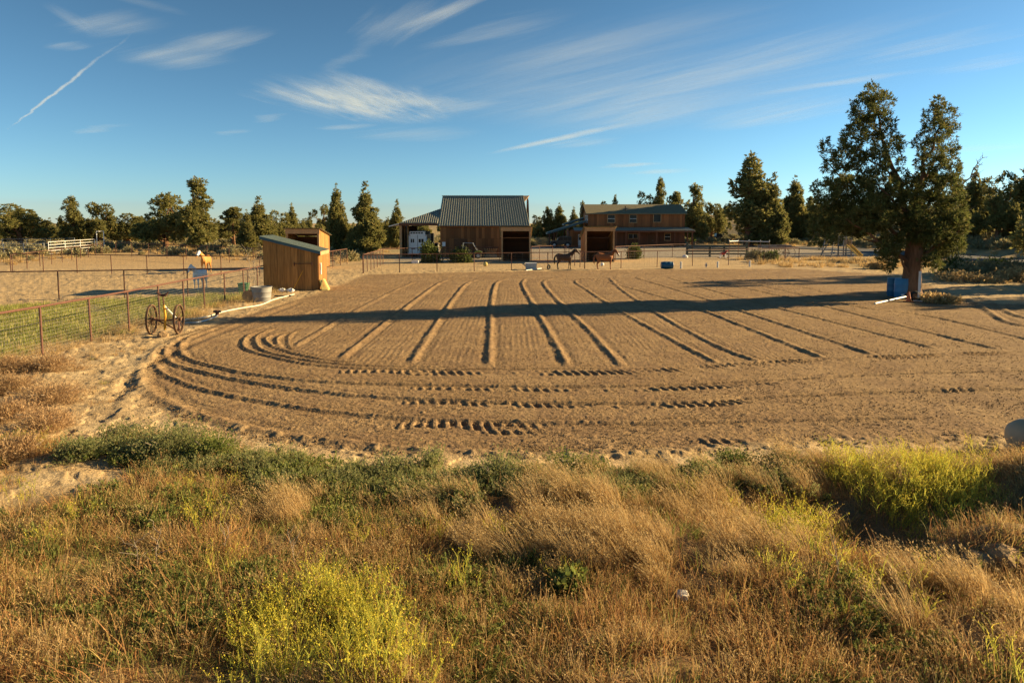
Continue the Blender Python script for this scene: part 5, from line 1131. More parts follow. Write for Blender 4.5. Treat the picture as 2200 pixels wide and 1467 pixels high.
def small_things():
    for px, py, h, lb in ((1463, 577, .55, 'white post beside the lying blue barrel'), (1542, 575, .48, 'white post right of the diamond marker'), (1611, 573, .50, 'white post near the corner of the far fence')):
        p = G(px, py); t = thing('marker_post', lb, 'post', p, group='white marker posts'); MB().tube([(0, 0, 0), (0, 0, h)], .09, 10).build('pole', MAT['pvc'], t); MB().lathe([(.10, h), (.10, h + .03), (.05, h + .06)], (0, 0, 0), 'z', 10).build('cap', MAT['pvc'], t)
    p = G(1517, 576); t = thing('diamond_marker', 'white diamond-shaped marker board on the arena edge', 'marker', p); MB().prism([(0, 0), (.12, .25), (0, .5), (-.12, .25)], -.02, .02).build('board', MAT['pvc'], t); MB().prism([(0, .13), (.05, .25), (0, .37), (-.05, .25)], -.03, -.021).build('symbol', MAT['dark'], t)
    p = G(1141, 579.5); t = thing('plastic_trough', 'white plastic box trough at the arena fence before the barn shelter', 'trough', p); MB().prism([(-.46, 0), (.46, 0), (.5, .52), (-.5, .52)], 0, .6).build('shell', MAT['galv'], t, bevel=.03); MB().box(-.52, .52, -.03, .63, .521, .57).build('rim', MAT['white'], t)
    a, b = G(1130, 582), G(1163, 578); a.z += .04; b.z += .05; tag(MB().tube([a, b], .05, 6).build('ground_pole', MAT['pvc']), 'pale pole lying in front of the white trough', 'pole')
    p = G(1179, 580); tag(MB().torus(.19, .07, (0, 0, .25), 'y', 18, 8).build('tyre', MAT['rubber'], None, loc=p, rot=(0, 0, 1.0)), 'small black tyre standing behind the bay horse', 'tyre')
    p = G(1043, 572.5); t = tag(MB().lathe([(.21 * math.sin(math.pi * i / 12), .21 - .21 * math.cos(math.pi * i / 12)) for i in range(13)], (0, 0, 0), 'z', 20, False).build('play_ball', MAT['straw'], None, True, loc=p), 'pale yellow ball lying in the paddock before the barn', 'ball')
    p = G(1294, 572); t = tag(MB().lathe([(.17 * math.sin(math.pi * i / 12), .17 - .17 * math.cos(math.pi * i / 12)) for i in range(13)], (0, 0, 0), 'z', 20, False).build('play_ball', MAT['white'], None, True, loc=p), 'white ball on the sand beneath the sorrel horse', 'ball')
    p = G(1472, 554); t = tag(MB().lathe([(0, 0), (.3, .02), (.34, .2), (.2, .32), (0, .34)], (0, 0, 0), 'z', 16, False).build('water_bowl', MAT['white'], None, True, loc=p), 'white rounded tub lid at the foot of the green gate', 'tub')
    p = G(892, 566); t = tag(MB().box(-.35, .35, -.2, .2, 0, .3).build('salt_block', MAT['white'], None, bevel=.04, loc=p), 'white block on the ground behind the barn yard fence', 'block')
    # slatted hay feeder
    p = G(1054, 553); Y = p.y; t = thing('hay_feeder', 'round slatted hay feeder standing against the barn wall', 'feeder', p)
    R0, R1, h = .85, .50, 1.15
    n = 22
    for k in range(n):
        a = 2 * math.pi * k / n; MB().bar((R1 * math.cos(a), R1 * math.sin(a), .35), (R0 * math.cos(a), R0 * math.sin(a), h), .10, .03, (math.cos(a), math.sin(a), .2)).build('slat', MAT['pale_wood'], t)
    MB().torus(R0, .05, (0, 0, h), 'z', 26, 6).build('rim', MAT['rubber'], t); MB().lathe([(.55, 0), (.78, .05), (.80, .3), (.55, .36)], (0, 0, 0), 'z', 24).build('base', MAT['tan_tank'], t, smooth=True)
    # playset with slide
    p = G(1812, 552); s = p.y / F; t = thing('playset', 'wooden swing playset with yellow slide below the big juniper', 'playset', p)
    x = lambda px: (px - 1812) * s
    for a, b in ((1764, 1778), (1775, 1789), (1786, 1797)): MB().bar((x(a), 0 if a != 1775 else 1.6, 0), (x(b), .8, 2.0), .1, .1).build('leg', MAT['grey_wood'], t)
    MB().bar((x(1785), .8, 2.0), (x(1815), .8, 2.0), .12, .14).build('beam', MAT['grey_wood'], t)
    for px in (1812, 1829, 1812.01, 1829.01): yy = 0 if px in (1812, 1829) else 1.3; MB().box(x(px) - .06, x(px) + .06, yy, yy + .12, 0, 2.5).build('post', MAT['grey_wood'], t)
    MB().box(x(1810), x(1831), .02, 1.4, 1.25, 1.33).build('platform', MAT['grey_wood'], t)
    for i in range(5): MB().box(x(1814) + i * .17, x(1814) + i * .17 + .06, -.03, .0, 1.35, 2.1).build('railing_slat', MAT['pale_wood'], t)
    MB().bar((x(1822), -.1, 1.35), (x(1828), -2.2, .15), .62, .06).build('slide', MAT['slide'], t); MB().bar((x(1822) - .3, -.1, 1.45), (x(1828) - .3, -2.2, .25), .05, .2).bar((x(1822) + .3, -.1, 1.45), (x(1828) + .3, -2.2, .25), .05, .2).build('slide_side', MAT['slide'], t)
    ld = MB().bar((x(1836), 0, 1.3), (x(1848), 0, 0), .07, .07).bar((x(1836), .7, 1.3), (x(1848), .7, 0), .07, .07).build('ladder', MAT['grey_wood'], t)
    for i in range(4): f = .2 + i * .2; q = x(1836) + (x(1848) - x(1836)) * f; MB().box(q - .04, q + .04, .02, .68, 1.3 * (1 - f), 1.3 * (1 - f) + .06).build('rung', MAT['grey_wood'], ld)
    sw = MB().box(x(1796) - .22, x(1796) + .22, .65, .95, .45, .52).build('swing_seat', MAT['blue_plastic'], t)
    MB().tube([(x(1796) - .2, .8, .5), (x(1796) - .2, .8, 1.95)], .012, 5).tube([(x(1796) + .2, .8, .5), (x(1796) + .2, .8, 1.95)], .012, 5).build('chain', MAT['galv'], sw)
    # old wagon
    p = G(1665, 556); s = p.y / F; t = thing('farm_wagon', 'old wooden wagon with large spoked wheels behind the far fence', 'wagon', p)
    for i in range(5): plank('plank', MAT['dark_wood'], t, (-.1, -.55 + i * .28, 1.15), (3.3, .26, .06))
    for y in (-.72, .72):
        for z in (1.3, 1.5): plank('side_board', MAT['grey_wood'], t, (-.1, y, z), (3.3, .05, .17))
    for xx, r in ((-1.3, .5), (1.25, .68)):
        for y in (-.9, .9): spoked(t, (0, 0, 0), (xx, y, r), r, (0, 1, 0), 'wheel', 'grey_wood', 12)
        MB().tube([(xx, -.9, r), (xx, .9, r)], .05, 6).build('axle', MAT['rust_dark'], t)
    MB().tube([(-1.7, 0, .6), (-3.3, 0, .45)], .06, 6).build('tongue', MAT['grey_wood'], t)
    # red rocking toy
    p = G(1553, 556); t = thing('rocking_toy', 'small red and white rocking toy beside the green gate', 'toy', p)
    MB().tube([(-.3, 0, .55), (0, 0, .6), (.3, 0, .62)], [.12, .17, .14], 10).tube([(.26, 0, .66), (.42, 0, .92)], [.1, .07], 8).tube([(.40, 0, .92), (.58, 0, .82)], [.08, .05], 8).build('body', MAT['red'], t, smooth=True)
    for sx in (-.25, .25):
        for sy in (-.12, .12): MB().tube([(sx, sy, .55), (sx * 1.3, sy * 1.4, .08)], .04, 6).build('leg', MAT['white'], t)
    for sy in (-.17, .17): MB().tube([(-.6, sy, .14), (-.3, sy, .05), (.3, sy, .05), (.6, sy, .14)], .035, 6).build('rocker', MAT['pale_wood'], t)
    # planters and firewood by the porch
    for px, py, lb in ((1444, 527, 'flower barrel planter by the dark ground-floor window'), (1490, 527, 'flower barrel planter at the right porch post')):
        p = G(px, py + 2); t = thing('barrel_planter', lb, 'planter', p, group='barrel planters on the porch'); MB().lathe([(.32, 0), (.42, .4), (.38, .8), (.33, .78), (0, .75)], (0, 0, 0), 'z', 14, False).build('tub', MAT['pale_wood'], t)
        r = np.random.default_rng(px); V, q, ti = leaves(r.normal(0, .22, (60, 3)) + np.array([0, 0, 1.0]), unit(r.normal(0, 1, (60, 3))), np.full(60, .3), 4, r, .3); link('foliage', mesh_np('foliage', V, [q], {'tint': ('FLOAT', ti.astype(np.float32))}), MAT['green_leaf'], t)
    p = G(1175, 533); t = thing('firewood_stack', 'stack of cut firewood left of the carport posts', 'firewood', (p.x, 118, 0))
    r = random.Random(3)
    for i in range(9):
        for j in range(6): tag(MB().lathe([(.14, 0), (.14, .5)], (-1.6 + i * .3 + (j % 2) * .15, r.uniform(-.05, .05), .15 + j * .26), 'y', 8).build('log', MAT['pale_wood'], t))
    # tank at the right edge
    p = Vector((9.95, 11.7, float(zb(9.95, 11.7)))); t = thing('storage_tank', 'tan rounded storage tank cut by the right edge', 'tank', p)
    MB().lathe([(0, -1.25), (.14, -1.23), (.25, -1.15), (.31, -1.0), (.33, -.8), (.33, -.6), (.345, -.59), (.345, -.55), (.33, -.54), (.33, .8), (.28, 1.0), (0, 1.05)], (0, 0, .28), 'x', 28, False).build('shell', MAT['tan_tank'], t, smooth=True); MB().box(-.5, -.4, -.3, .3, -.1, .1).box(.4, .5, -.3, .3, -.1, .1).build('cradle', MAT['rust_dark'], t)
    p = G(1466, 1296); tag(rock('rock', .07, 9, p + Vector((0, 0, .06)), 'sandstone'), 'small white rock in the dry foreground grass', 'rock')
    for i, (px, py, r_, lb) in enumerate([(2070, 1222, .13, 'brown soil clod at the left end of the dirt heap'), (2105, 1212, .17, 'brown soil clod on the crest of the dirt heap'), (2150, 1205, .2, 'largest brown soil clod on the dirt heap'), (2185, 1215, .15, 'brown soil clod at the right edge on the dirt heap')]):
        p = G(px, py); tag(rock('soil_clod', r_, 30 + i, p - Vector((0, 0, .04)), 'soilclod'), lb, 'clod', 'clods on the dirt heap')
small_things()
# ------------------------------------------------------------------ grass, weeds and shrubs
def blades(n, h, rad, lean, bend, w, r, hvar=(.55, 1.1), head=0.0, seg=3):
    """n curved blades in a tuft: vertices, faces, tint; head > 0 adds a feathery seed head of that length"""
    a = r.uniform(0, 6.283, n); q = rad * np.sqrt(r.random(n)); bx, by = q * np.cos(a), q * np.sin(a)
    L = h * r.uniform(*hvar, n); az = a + r.normal(0, .7, n); out = bend * r.uniform(.3, 1.3, n)
    dx = np.cos(az) * out + lean[0] * r.uniform(.7, 1.3, n); dy = np.sin(az) * out + lean[1] * r.uniform(.7, 1.3, n)
    fa = r.uniform(0, 6.283, n); sx, sy = np.cos(fa) * w / 2, np.sin(fa) * w / 2
    V = []; F4 = []; F3 = []; tint = []
    t0 = r.random(n)
    ts = np.linspace(0, 1, seg + 1); nv = 2 * seg + 1; base = np.arange(n) * nv
    P = []
    for i, t in enumerate(ts):
        px, py = bx + dx * L * t ** 1.6, by + dy * L * t ** 1.6; pz = L * (t - .32 * np.minimum(1.2, np.hypot(dx, dy)) * t * t) - .02
        ww = 1 - .75 * t
        if i < seg: P += [np.stack([px - sx * ww, py - sy * ww, pz], 1), np.stack([px + sx * ww, py + sy * ww, pz], 1)]
        else: P += [np.stack([px, py, pz], 1)]
    V = np.stack(P, 1).reshape(-1, 3)
    for i in range(seg - 1): F4.append(np.stack([base + 2 * i, base + 2 * i + 1, base + 2 * i + 3, base + 2 * i + 2], 1))
    F3.append(np.stack([base + 2 * seg - 2, base + 2 * seg - 1, base + 2 * seg], 1))
    tint = np.repeat(t0, nv); Fs = [np.concatenate(F4), np.concatenate(F3)]
    if head > 0:
        tip = V.reshape(n, nv, 3)[:, -1]; prv = V.reshape(n, nv, 3)[:, -3]; d = unit(tip - prv)
        k = 3; hp = np.repeat(tip, k, 0) - np.repeat(d, k, 0) * (r.random((n * k, 1)) * head); hd_ = np.repeat(d, k, 0)
        V2, q2, t2 = leaves(hp, hd_, np.full(n * k, head * .42), 1, r, .16, .5, -.1)
        F3[0] = F3[0]; Fs = [np.concatenate([Fs[0], q2 + len(V)]), Fs[1]]; V = np.concatenate([V, V2]); tint = np.concatenate([tint, np.clip(np.repeat(np.repeat(t0, k), 4) * .6 + .3, 0, 1)])
    return V, Fs, tint
def join(parts):
    V, F4, F3, T = [], [], [], []; o = 0
    for v, fs, t in parts:
        V.append(v); T.append(t)
        for f in fs: (F4 if f.shape[1] == 4 else F3).append(f + o)
        o += len(v)
    return np.concatenate(V), [np.concatenate(x) for x in (F4, F3) if x], np.concatenate(T)
def weed(r, h, n, rad, ls, lw, k=9):
    """leafy weed: stems with leaves up their length"""
    parts = [blades(n, h, rad * .4, (0, 0), .55, .008, r, (.6, 1.05))]
    v, fs, t = parts[0]; nv = 7; S = v.reshape(n, nv, 3); P, D = [], []
    for i in range(n):
        f = r.random(k) ** .7; i0 = np.minimum((f * 3).astype(int), 2); fr = f * 3 - i0; lo = S[i][i0 * 2]; hi = S[i][np.minimum(i0 * 2 + 2, 6)]
        P.append(lo + (hi - lo) * fr[:, None]); D.append(unit(r.normal(0, 1, (k, 3)) + np.array([0, 0, .4])))
    V2, q2, t2 = leaves(np.concatenate(P), np.concatenate(D), np.full(n * k, ls), 2, r, lw, .5, .3)
    parts.append((V2, [q2], t2)); return join(parts)
def mustard_parts(r, h, n, rad):
    """wiry branching stems and separate flower specks"""
    st = []; fl = []
    main = blades(n, h, rad, (-.1, 0), .45, .008, r, (.6, 1.08)); st.append(main); S = main[0].reshape(n, 7, 3)
    for i in range(n):
        m = 7; f = r.uniform(.35, 1, m); i0 = np.minimum((f * 3).astype(int), 2); fr = f * 3 - i0; p = S[i][i0 * 2] + (S[i][np.minimum(i0 * 2 + 2, 6)] - S[i][i0 * 2]) * fr[:, None]
        b = blades(m, h * .30, .001, (0, 0), .75, .007, r, (.5, 1.2)); b[0][:] += np.repeat(p, 7, 0); st.append(b)
        tips = np.concatenate([b[0].reshape(m, 7, 3)[:, -1], b[0].reshape(m, 7, 3)[:, -3]]); fl.append(tips)
    fl = np.concatenate(fl); fl = fl[r.random(len(fl)) < .62]
    V, q, t = leaves(fl, unit(r.normal(0, 1, fl.shape) + np.array([0, 0, .6])), np.full(len(fl), .014), 3, r, .42, .9, .2)
    return join(st), (V, [q], t)
def to_mesh(name, parts, m): 
    V, Fs, t = parts; me = mesh_np(name, V, Fs, {'tint': ('FLOAT', np.asarray(t, np.float32))}); me.materials.append(m); return me

def scatter_group():
    g = bpy.data.node_groups.new('scatter_tufts', 'GeometryNodeTree')
    g.interface.new_socket('Geometry', in_out='INPUT', socket_type='NodeSocketGeometry'); g.interface.new_socket('Collection', in_out='INPUT', socket_type='NodeSocketCollection'); g.interface.new_socket('Geometry', in_out='OUTPUT', socket_type='NodeSocketGeometry')
    N, L = g.nodes, g.links; gi = N.new('NodeGroupInput'); go = N.new('NodeGroupOutput'); ip = N.new('GeometryNodeInstanceOnPoints'); ci = N.new('GeometryNodeCollectionInfo')
    ci.inputs['Separate Children'].default_value = True; ci.inputs['Reset Children'].default_value = True
    def attr(nm, ty): n = N.new('GeometryNodeInputNamedAttribute'); n.data_type = ty; n.inputs['Name'].default_value = nm; return n.outputs[0]
    L.new(gi.outputs[0], ip.inputs['Points']); L.new(gi.outputs[1], ci.inputs['Collection']); L.new(ci.outputs[0], ip.inputs['Instance']); ip.inputs['Pick Instance'].default_value = True
    L.new(attr('idx', 'INT'), ip.inputs['Instance Index']); L.new(attr('rot', 'FLOAT_VECTOR'), ip.inputs['Rotation']); L.new(attr('scl', 'FLOAT'), ip.inputs['Scale']); L.new(ip.outputs[0], go.inputs[0])
    return g
SG = scatter_group()
def scatter(name, label, protos, XY, scl, r, yaw=(0, 6.283), tilt=.12, dz=0.0):
    """one mass of plants: tufts instanced over the points"""
    c = bpy.data.collections.new(name + '_tufts')
    for i, me in enumerate(protos): o = bpy.data.objects.new('%s_tuft_%02d' % (name, i), me); c.objects.link(o)
    n = len(XY); z = zb(XY[:, 0], XY[:, 1]) + dz
    me = mesh_np(name, np.c_[XY, z], [], {'idx': ('INT', r.integers(0, len(protos), n).astype(np.int32)), 'rot': ('FLOAT_VECTOR', np.c_[r.normal(0, tilt, n), r.normal(0, tilt, n), r.uniform(*yaw, n)].astype(np.float32)), 'scl': ('FLOAT', np.asarray(scl, np.float32))})
    o = link(name, me); md = o.modifiers.new('scatter', 'NODES'); md.node_group = SG
    for it in SG.interface.items_tree:
        if it.in_out == 'INPUT' and it.socket_type == 'NodeSocketCollection': md[it.identifier] = c
    return tag(o, label, kind='stuff')
def sample(x0, x1, y0, y1, dens, r):
    n = int((x1 - x0) * (y1 - y0) * dens); return np.c_[r.uniform(x0, x1, n), r.uniform(y0, y1, n)]
def inpx(P, poly, soft=.25):            # weight inside a patch
    return sstep(-soft, soft, poly_sd(P[:, 0], P[:, 1], pxpoly(poly)))

def foreground():
    r = np.random.default_rng(5)
    short = [to_mesh('dry_short_%d' % i, join([blades(52, .14, .26, (-.15, 0), .85, .010, r, (.3, 1.3), .03), blades(14, .24, .24, (-.2, 0), .5, .008, r, (.6, 1.3), .05)]), MAT['dry_short']) for i in range(6)]
    short2 = [to_mesh('dry_pale_%d' % i, blades(44, .22, .10, (-.30, .02), .55, .008, r, (.35, 1.25), .05), MAT['dry_tall']) for i in range(5)]
    tall = [to_mesh('dry_tall_%d' % i, join([blades(74, .52, .11, (-.50, .12), .24, .0075, r, (.45, 1.12), .07), blades(26, .3, .14, (-.3, .05), .65, .008, r)]), MAT['dry_tall']) for i in range(6)]
    green = [to_mesh('weed_%d' % i, weed(r, .20, 26, .36, .038, .22, 13), MAT['green_leaf']) for i in range(4)]
    greyg = [to_mesh('kochia_%d' % i, weed(r, .25, 44, .40, .024, .18, 18), MAT['kochia']) for i in range(4)]
    fine = [to_mesh('green_blade_%d' % i, blades(44, .20, .20, (-.1, 0), .55, .010, r, (.4, 1.2)), MAT['green_leaf']) for i in range(4)]
    mus, flo = [], []
    for i in range(4):
        a, b = mustard_parts(r, .46, 13, .24); mus.append(to_mesh('mustard_%d' % i, a, MAT['mustard'])); me = mus[-1]
        # flowers ride in the same tuft
        V, Fs, t = join([a, b]); m2 = mesh_np('mustard_full_%d' % i, V, Fs, {'tint': ('FLOAT', np.asarray(t, np.float32))}); m2.materials.append(MAT['mustard']); m2.materials.append(MAT['flower'])
        nf4 = len(a[1][0]); n4 = len(Fs[0]); mi = np.zeros(len(m2.polygons), np.int32); mi[nf4:n4] = 1; m2.polygons.foreach_set('material_index', mi); mus[-1] = m2
    P = sample(-10.5, 10.5, 5.0, 12.6, 52, r)
    veg = sstep(-.15, .3, poly_sd(P[:, 0], P[:, 1], FGVEG)); bare = sstep(-.25, .2, poly_sd(P[:, 0], P[:, 1], BARE) + (fbm(P[:, 0] * 1.5, P[:, 1] * 1.5, 3, 3) - .5) * 1.0)
    den = fbm(P[:, 0] * 1.1, P[:, 1] * 1.1, 3, 61)
    hollow = np.minimum(1, 1.25 * np.exp(-(((P[:, 0] - 4.9) / 1.7) ** 2 + ((P[:, 1] - 8.5) / .9) ** 2)))
    GREEN = [(190, 955), (420, 945), (560, 992), (900, 1028), (1450, 1018), (1700, 1010), (1740, 1060), (1300, 1085), (900, 1105), (600, 1075), (350, 1040), (130, 1015)]
    TALL = [(860, 1100), (1100, 1070), (1400, 1015), (1650, 985), (1800, 1000), (1900, 1060), (1780, 1120), (1740, 1260), (1450, 1340), (1250, 1300), (1000, 1220)]
    TALL2 = [(430, 1110), (700, 1070), (740, 1180), (480, 1210)]; TALL3 = [(1920, 1290), (2230, 1240), (2230, 1400), (1950, 1400)]; TALL4 = [(1700, 960), (2230, 965), (2230, 1060), (1800, 1060)]
    MU1 = [(530, 1410), (640, 1345), (780, 1340), (860, 1400), (870, 1580), (520, 1580)]; MU2 = [(1750, 1005), (1900, 1000), (2080, 1040), (2150, 1115), (2010, 1120), (1850, 1075)]; MU3 = [(1620, 1110), (1740, 1100), (1740, 1165), (1640, 1165)]
    gm, tm = inpx(P, GREEN), np.clip(inpx(P, TALL) + .8 * inpx(P, TALL2) + inpx(P, TALL3) + .7 * inpx(P, TALL4), 0, 1)
    mm = np.clip(inpx(P, MU1, .15) + inpx(P, MU2, .15) + inpx(P, MU3, .1), 0, 1)
    tufty = sstep(.42, .60, fbm(P[:, 0] * 2.1 + P[:, 1] * .6, P[:, 1] * 2.1, 2, 62))
    u = r.random(len(P)); base = veg * (1 - bare) * (1 - .9 * hollow)
    lw = fbm(P[:, 0] * .9, P[:, 1] * .9, 3, 63); left = sstep(1.5, -2.5, P[:, 0])
    k_short = u < base * (.10 + .64 * sstep(.36, .58, den)) * (1 - .7 * gm) * (1 - .68 * tm) * (1 - .5 * mm)
    scatter('dry_short_grass', 'short reddish dry cheatgrass covering the foreground', short, P[k_short], r.uniform(.6, 1.35, k_short.sum()), r)
    u = r.random(len(P)); k = u < base * (.05 + .50 * sstep(.50, .64, fbm(P[:, 0] * 1.6, P[:, 1] * 1.6, 2, 67))) * (1 - .6 * gm)
    scatter('pale_dry_grass', 'pale dry grass mixed through the foreground', short2, P[k], r.uniform(.6, 1.3, k.sum()), r, (-.6, .6))
    u = r.random(len(P)); k = u < base * tm * tufty * .42
    scatter('tall_dry_grass', 'tall straw coloured grass leaning left in the foreground', tall, P[k], r.uniform(.62, 1.12, k.sum()), r, (-.5, .5), .08)
    u = r.random(len(P)); k = u < base * np.clip(gm * .45 + .20 * sstep(.5, .62, lw) * (.3 + left), 0, 1)
    scatter('green_weeds', 'low green leafy weeds along the arena side of the grass', green, P[k], r.uniform(.55, 1.25, k.sum()), r)
    u = r.random(len(P)); k = u < base * gm * .5 * sstep(.35, .52, fbm(P[:, 0] * 1.3, P[:, 1] * 1.3, 2, 64))
    scatter('grey_green_weeds', 'bushy grey-green weeds along the arena edge', greyg, P[k], r.uniform(.6, 1.4, k.sum()), r)
    u = r.random(len(P)); k = u < base * (.10 + .70 * sstep(.42, .58, lw) * (.35 + left))
    scatter('green_grass_blades', 'thin green blades among the dry grass', fine, P[k], r.uniform(.6, 1.2, k.sum()), r)
    u = r.random(len(P)); k = u < veg * (mm * .46 + .012 * (den > .5))
    scatter('mustard_flowers', 'yellow flowering mustard stems spread through the grass', mus, P[k], r.uniform(.65, 1.2, k.sum()) * np.where(mm[k] > .5, 1, .8), r)
    # straw litter flat on the soil
    lit = [to_mesh('litter_%d' % i, blades(90, .20, .34, (0, 0), 1.6, .006, r, (.4, 1.1)), MAT['dry_short']) for i in range(3)]
    u = r.random(len(P)); k = u < base * .22
    scatter('straw_litter', 'flattened straw litter between the foreground tufts', lit, P[k], r.uniform(.5, 1.1, k.sum()), r)
    # sparse sprigs on the bare soil
    Q = sample(-12.5, -3, 9.5, 22, 5, r); ok = (poly_sd(Q[:, 0], Q[:, 1], ARENA) < -.4) & (Q[:, 0] > -14) & (fbm(Q[:, 0] * .8, Q[:, 1] * .8, 2, 9) > .52)
    scatter('sparse_sprigs', 'sparse dry sprigs on the bare soil left of the arena', short + fine[:1], Q[ok], r.uniform(.3, .8, ok.sum()), r)
    return short, short2, tall, green, greyg, fine, mus
SHORT, SHORT2, TALLG, GREENW, GREYG, FINE, MUST = foreground()

def named_plants():
    r = np.random.default_rng(15)
    # tumbleweed bushes on the left
    def twig_ball(R_, h, n, m, seed, size=.10, sprig=3):
        q = np.random.default_rng(seed); d = unit(q.normal(0, 1, (n, 3))); d[:, 2] = np.abs(d[:, 2]); f = q.random(n) ** .45
        P = d * f[:, None] * np.array([R_, R_, h]) * (1 + .25 * (fbm(d[:, 0] * 3 + seed, d[:, 1] * 3, 2, seed) - .5))[:, None]; V, qd, t = leaves(P, d, np.full(n, size) * q.uniform(.6, 1.4, n), sprig, q, .055, .8, .25)
        return mesh_np('twigs', V, [qd], {'tint': ('FLOAT', t.astype(np.float32))})
    def tumble_mesh(R_, h, seed):
        q = np.random.default_rng(seed); n = 26; cl = unit(q.normal(0, 1, (n, 3))) * np.array([R_, R_ * .8, h]) * q.uniform(.2, .85, (n, 1)); cl[:, 2] = np.abs(cl[:, 2]) * .8 + .05; P, D = [], []
        for c in cl: o = q.normal(0, .22, (170, 3)) * np.array([R_, R_, h]) * q.uniform(.6, 1.3); P.append(c + o); D.append(unit(o + c * .5 + np.array([0, 0, .2])))
        P = np.concatenate(P); P[:, 2] = np.maximum(P[:, 2], .01); V, f, t = leaves(P, np.concatenate(D), np.full(len(P), .075) * q.uniform(.5, 1.4, len(P)), 3, q, .06, 1.0, .2)
        return mesh_np('twigs', V, [f], {'tint': ('FLOAT', t.astype(np.float32))})
    T = [(105, 795, .95, .55, 'dry brown tumbleweed against the near mesh fence'), (20, 845, .75, .5, 'dry tumbleweed at the left edge below the fence'), (110, 862, .95, .42, 'wide low tumbleweed left of the arena curve'), (15, 905, .6, .4, 'small tumbleweed at the left edge of the bare soil'), (95, 925, .75, .45, 'dark tumbleweed above the bare soil patch'),
         (25, 985, .55, .42, 'tumbleweed touching the left edge beside the bare soil patch'), (20, 800, .6, .5, 'reddish tumbleweed by the fence foot at the left edge')]
    for i, (px, py, R_, h, lb) in enumerate(T):
        p = G(px, py); t = thing('tumbleweed', lb, 'bush', p, i * 1.3, 'dry tumbleweeds on the left'); link('branches', tumble_mesh(R_ * .85, h * .9, 40 + i), MAT['tumble'], t)
        s = MB(); rr = random.Random(i)
        for _ in range(14): limb(s, (0, 0, 0), (rr.uniform(-.7, .7) * R_, rr.uniform(-.7, .7) * R_, rr.uniform(.3, .9) * h), .012, .004, i * 20 + _, 4, .2)
        s.build('stem', MAT['twig'], t)
    def bush(name, px, py, R_, h, n, m, lb, grp, seed, size=.032, sprig=7, w=.20, cat='bush', dzz=0):
        p = G(px, py); t = thing(name, lb, cat, p, seed, grp); q = np.random.default_rng(seed)
        cl = unit(q.normal(0, 1, (18, 3))) * np.array([R_, R_, h]) * q.uniform(.3, .75, (18, 1)); cl[:, 2] = np.abs(cl[:, 2]) + h * .12
        P, D = [], []
        for c in cl:
            o = q.normal(0, .24, (n // 18, 3)) * np.array([R_, R_, h]); P.append(c + o); D.append(unit(o + c * .6 + np.array([0, 0, .1])))
        P = np.concatenate(P); P[:, 2] = np.maximum(P[:, 2], .01); V, qd, ti = leaves(P, np.concatenate(D), np.full(len(P), size), sprig, q, w, .8, .3)
        link('foliage', mesh_np('foliage', V, [qd], {'tint': ('FLOAT', ti.astype(np.float32))}), m, t)
        s = MB(); rr = random.Random(seed)
        for k in range(9): limb(s, (0, 0, -.02), (rr.uniform(-.6, .6) * R_, rr.uniform(-.6, .6) * R_, rr.uniform(.5, .95) * h), .014, .005, seed * 20 + k, 4, .2)
        s.build('stem', MAT['twig'], t); return t
    g1 = 'green weed clumps along the arena edge'
    bush('weed_clump', 165, 985, .42, .34, 1500, MAT['kochia'], 'rounded grey-green weed clump at the edge of the bare soil patch', g1, 201)
    bush('weed_clump', 260, 948, .55, .30, 1500, MAT['kochia'], 'first green weed clump where the foreground weeds begin at left', g1, 202)
    bush('weed_clump', 370, 975, .85, .48, 3200, MAT['kochia'], 'largest green weed clump below the arena curve', g1, 203)
    bush('weed_clump', 470, 985, .50, .42, 1700, MAT['green_leaf'], 'leafy weed clump right of the largest green clump', g1, 204)
    bush('weed_clump', 850, 1025, .50, .36, 1600, MAT['kochia'], 'grey-green weed clump below the left of the tyre marks', g1, 205)
    bush('weed_clump', 930, 1010, .30, .34, 1000, MAT['kochia'], 'pale upright weed clump at the sand strip', g1, 206)
    bush('weed_clump', 1080, 1030, .5, .32, 1500, MAT['kochia'], 'spreading weed clump in the middle of the arena edge', g1, 207)
    bush('weed_clump', 1235, 1020, .5, .36, 1700, MAT['green_leaf'], 'dark green weed clump right of the middle of the arena edge', g1, 208)
    bush('weed_clump', 1575, 1005, .38, .26, 1200, MAT['green_leaf'], 'dark green weed clump left of the small earth mound', g1, 209)
    bush('weed_clump', 1680, 1020, .45, .30, 1400, MAT['green_leaf'], 'dark green weed clump right of the small earth mound', g1, 210)
    bush('weed_clump', 1215, 1270, .22, .20, 500, MAT['green_leaf'], 'small broad-leaved green weed among the straw grass', g1, 211, .08, 3, .3)
    bush('weed_clump', 1690, 1140, .26, .28, 900, MAT['mustard'], 'bright lime green clump between the straw grasses', g1, 212)
    g2 = 'rounded yard shrubs'
    bush('yard_shrub', 923, 564, 1.1, 1.7, 3000, MAT['shrub'], 'rounded sunlit shrub before the barn lean-to', g2, 221, .18, 4, .3)
    bush('yard_shrub', 990, 564, 1.0, 1.25, 2600, MAT['shrub'], 'darker shrub before the parked utility vehicle', g2, 222, .17, 4, .3)
    bush('yard_shrub', 1362, 556, .9, 1.25, 2600, MAT['shrub'], 'dark dense shrub before the house porch', g2, 223, .17, 4, .3)
    bush('yard_shrub', 1625, 557, 1.5, .9, 900, MAT['sage'], 'pale tangled shrub behind the white-railed fence', g2, 224, .24, 4, .25)
    bush('yard_shrub', 1655, 562, 1.0, .9, 800, MAT['shrub'], 'green shrub by the fence corner near the wagon', g2, 225, .24, 4, .25)
    g3 = 'roadside brush'
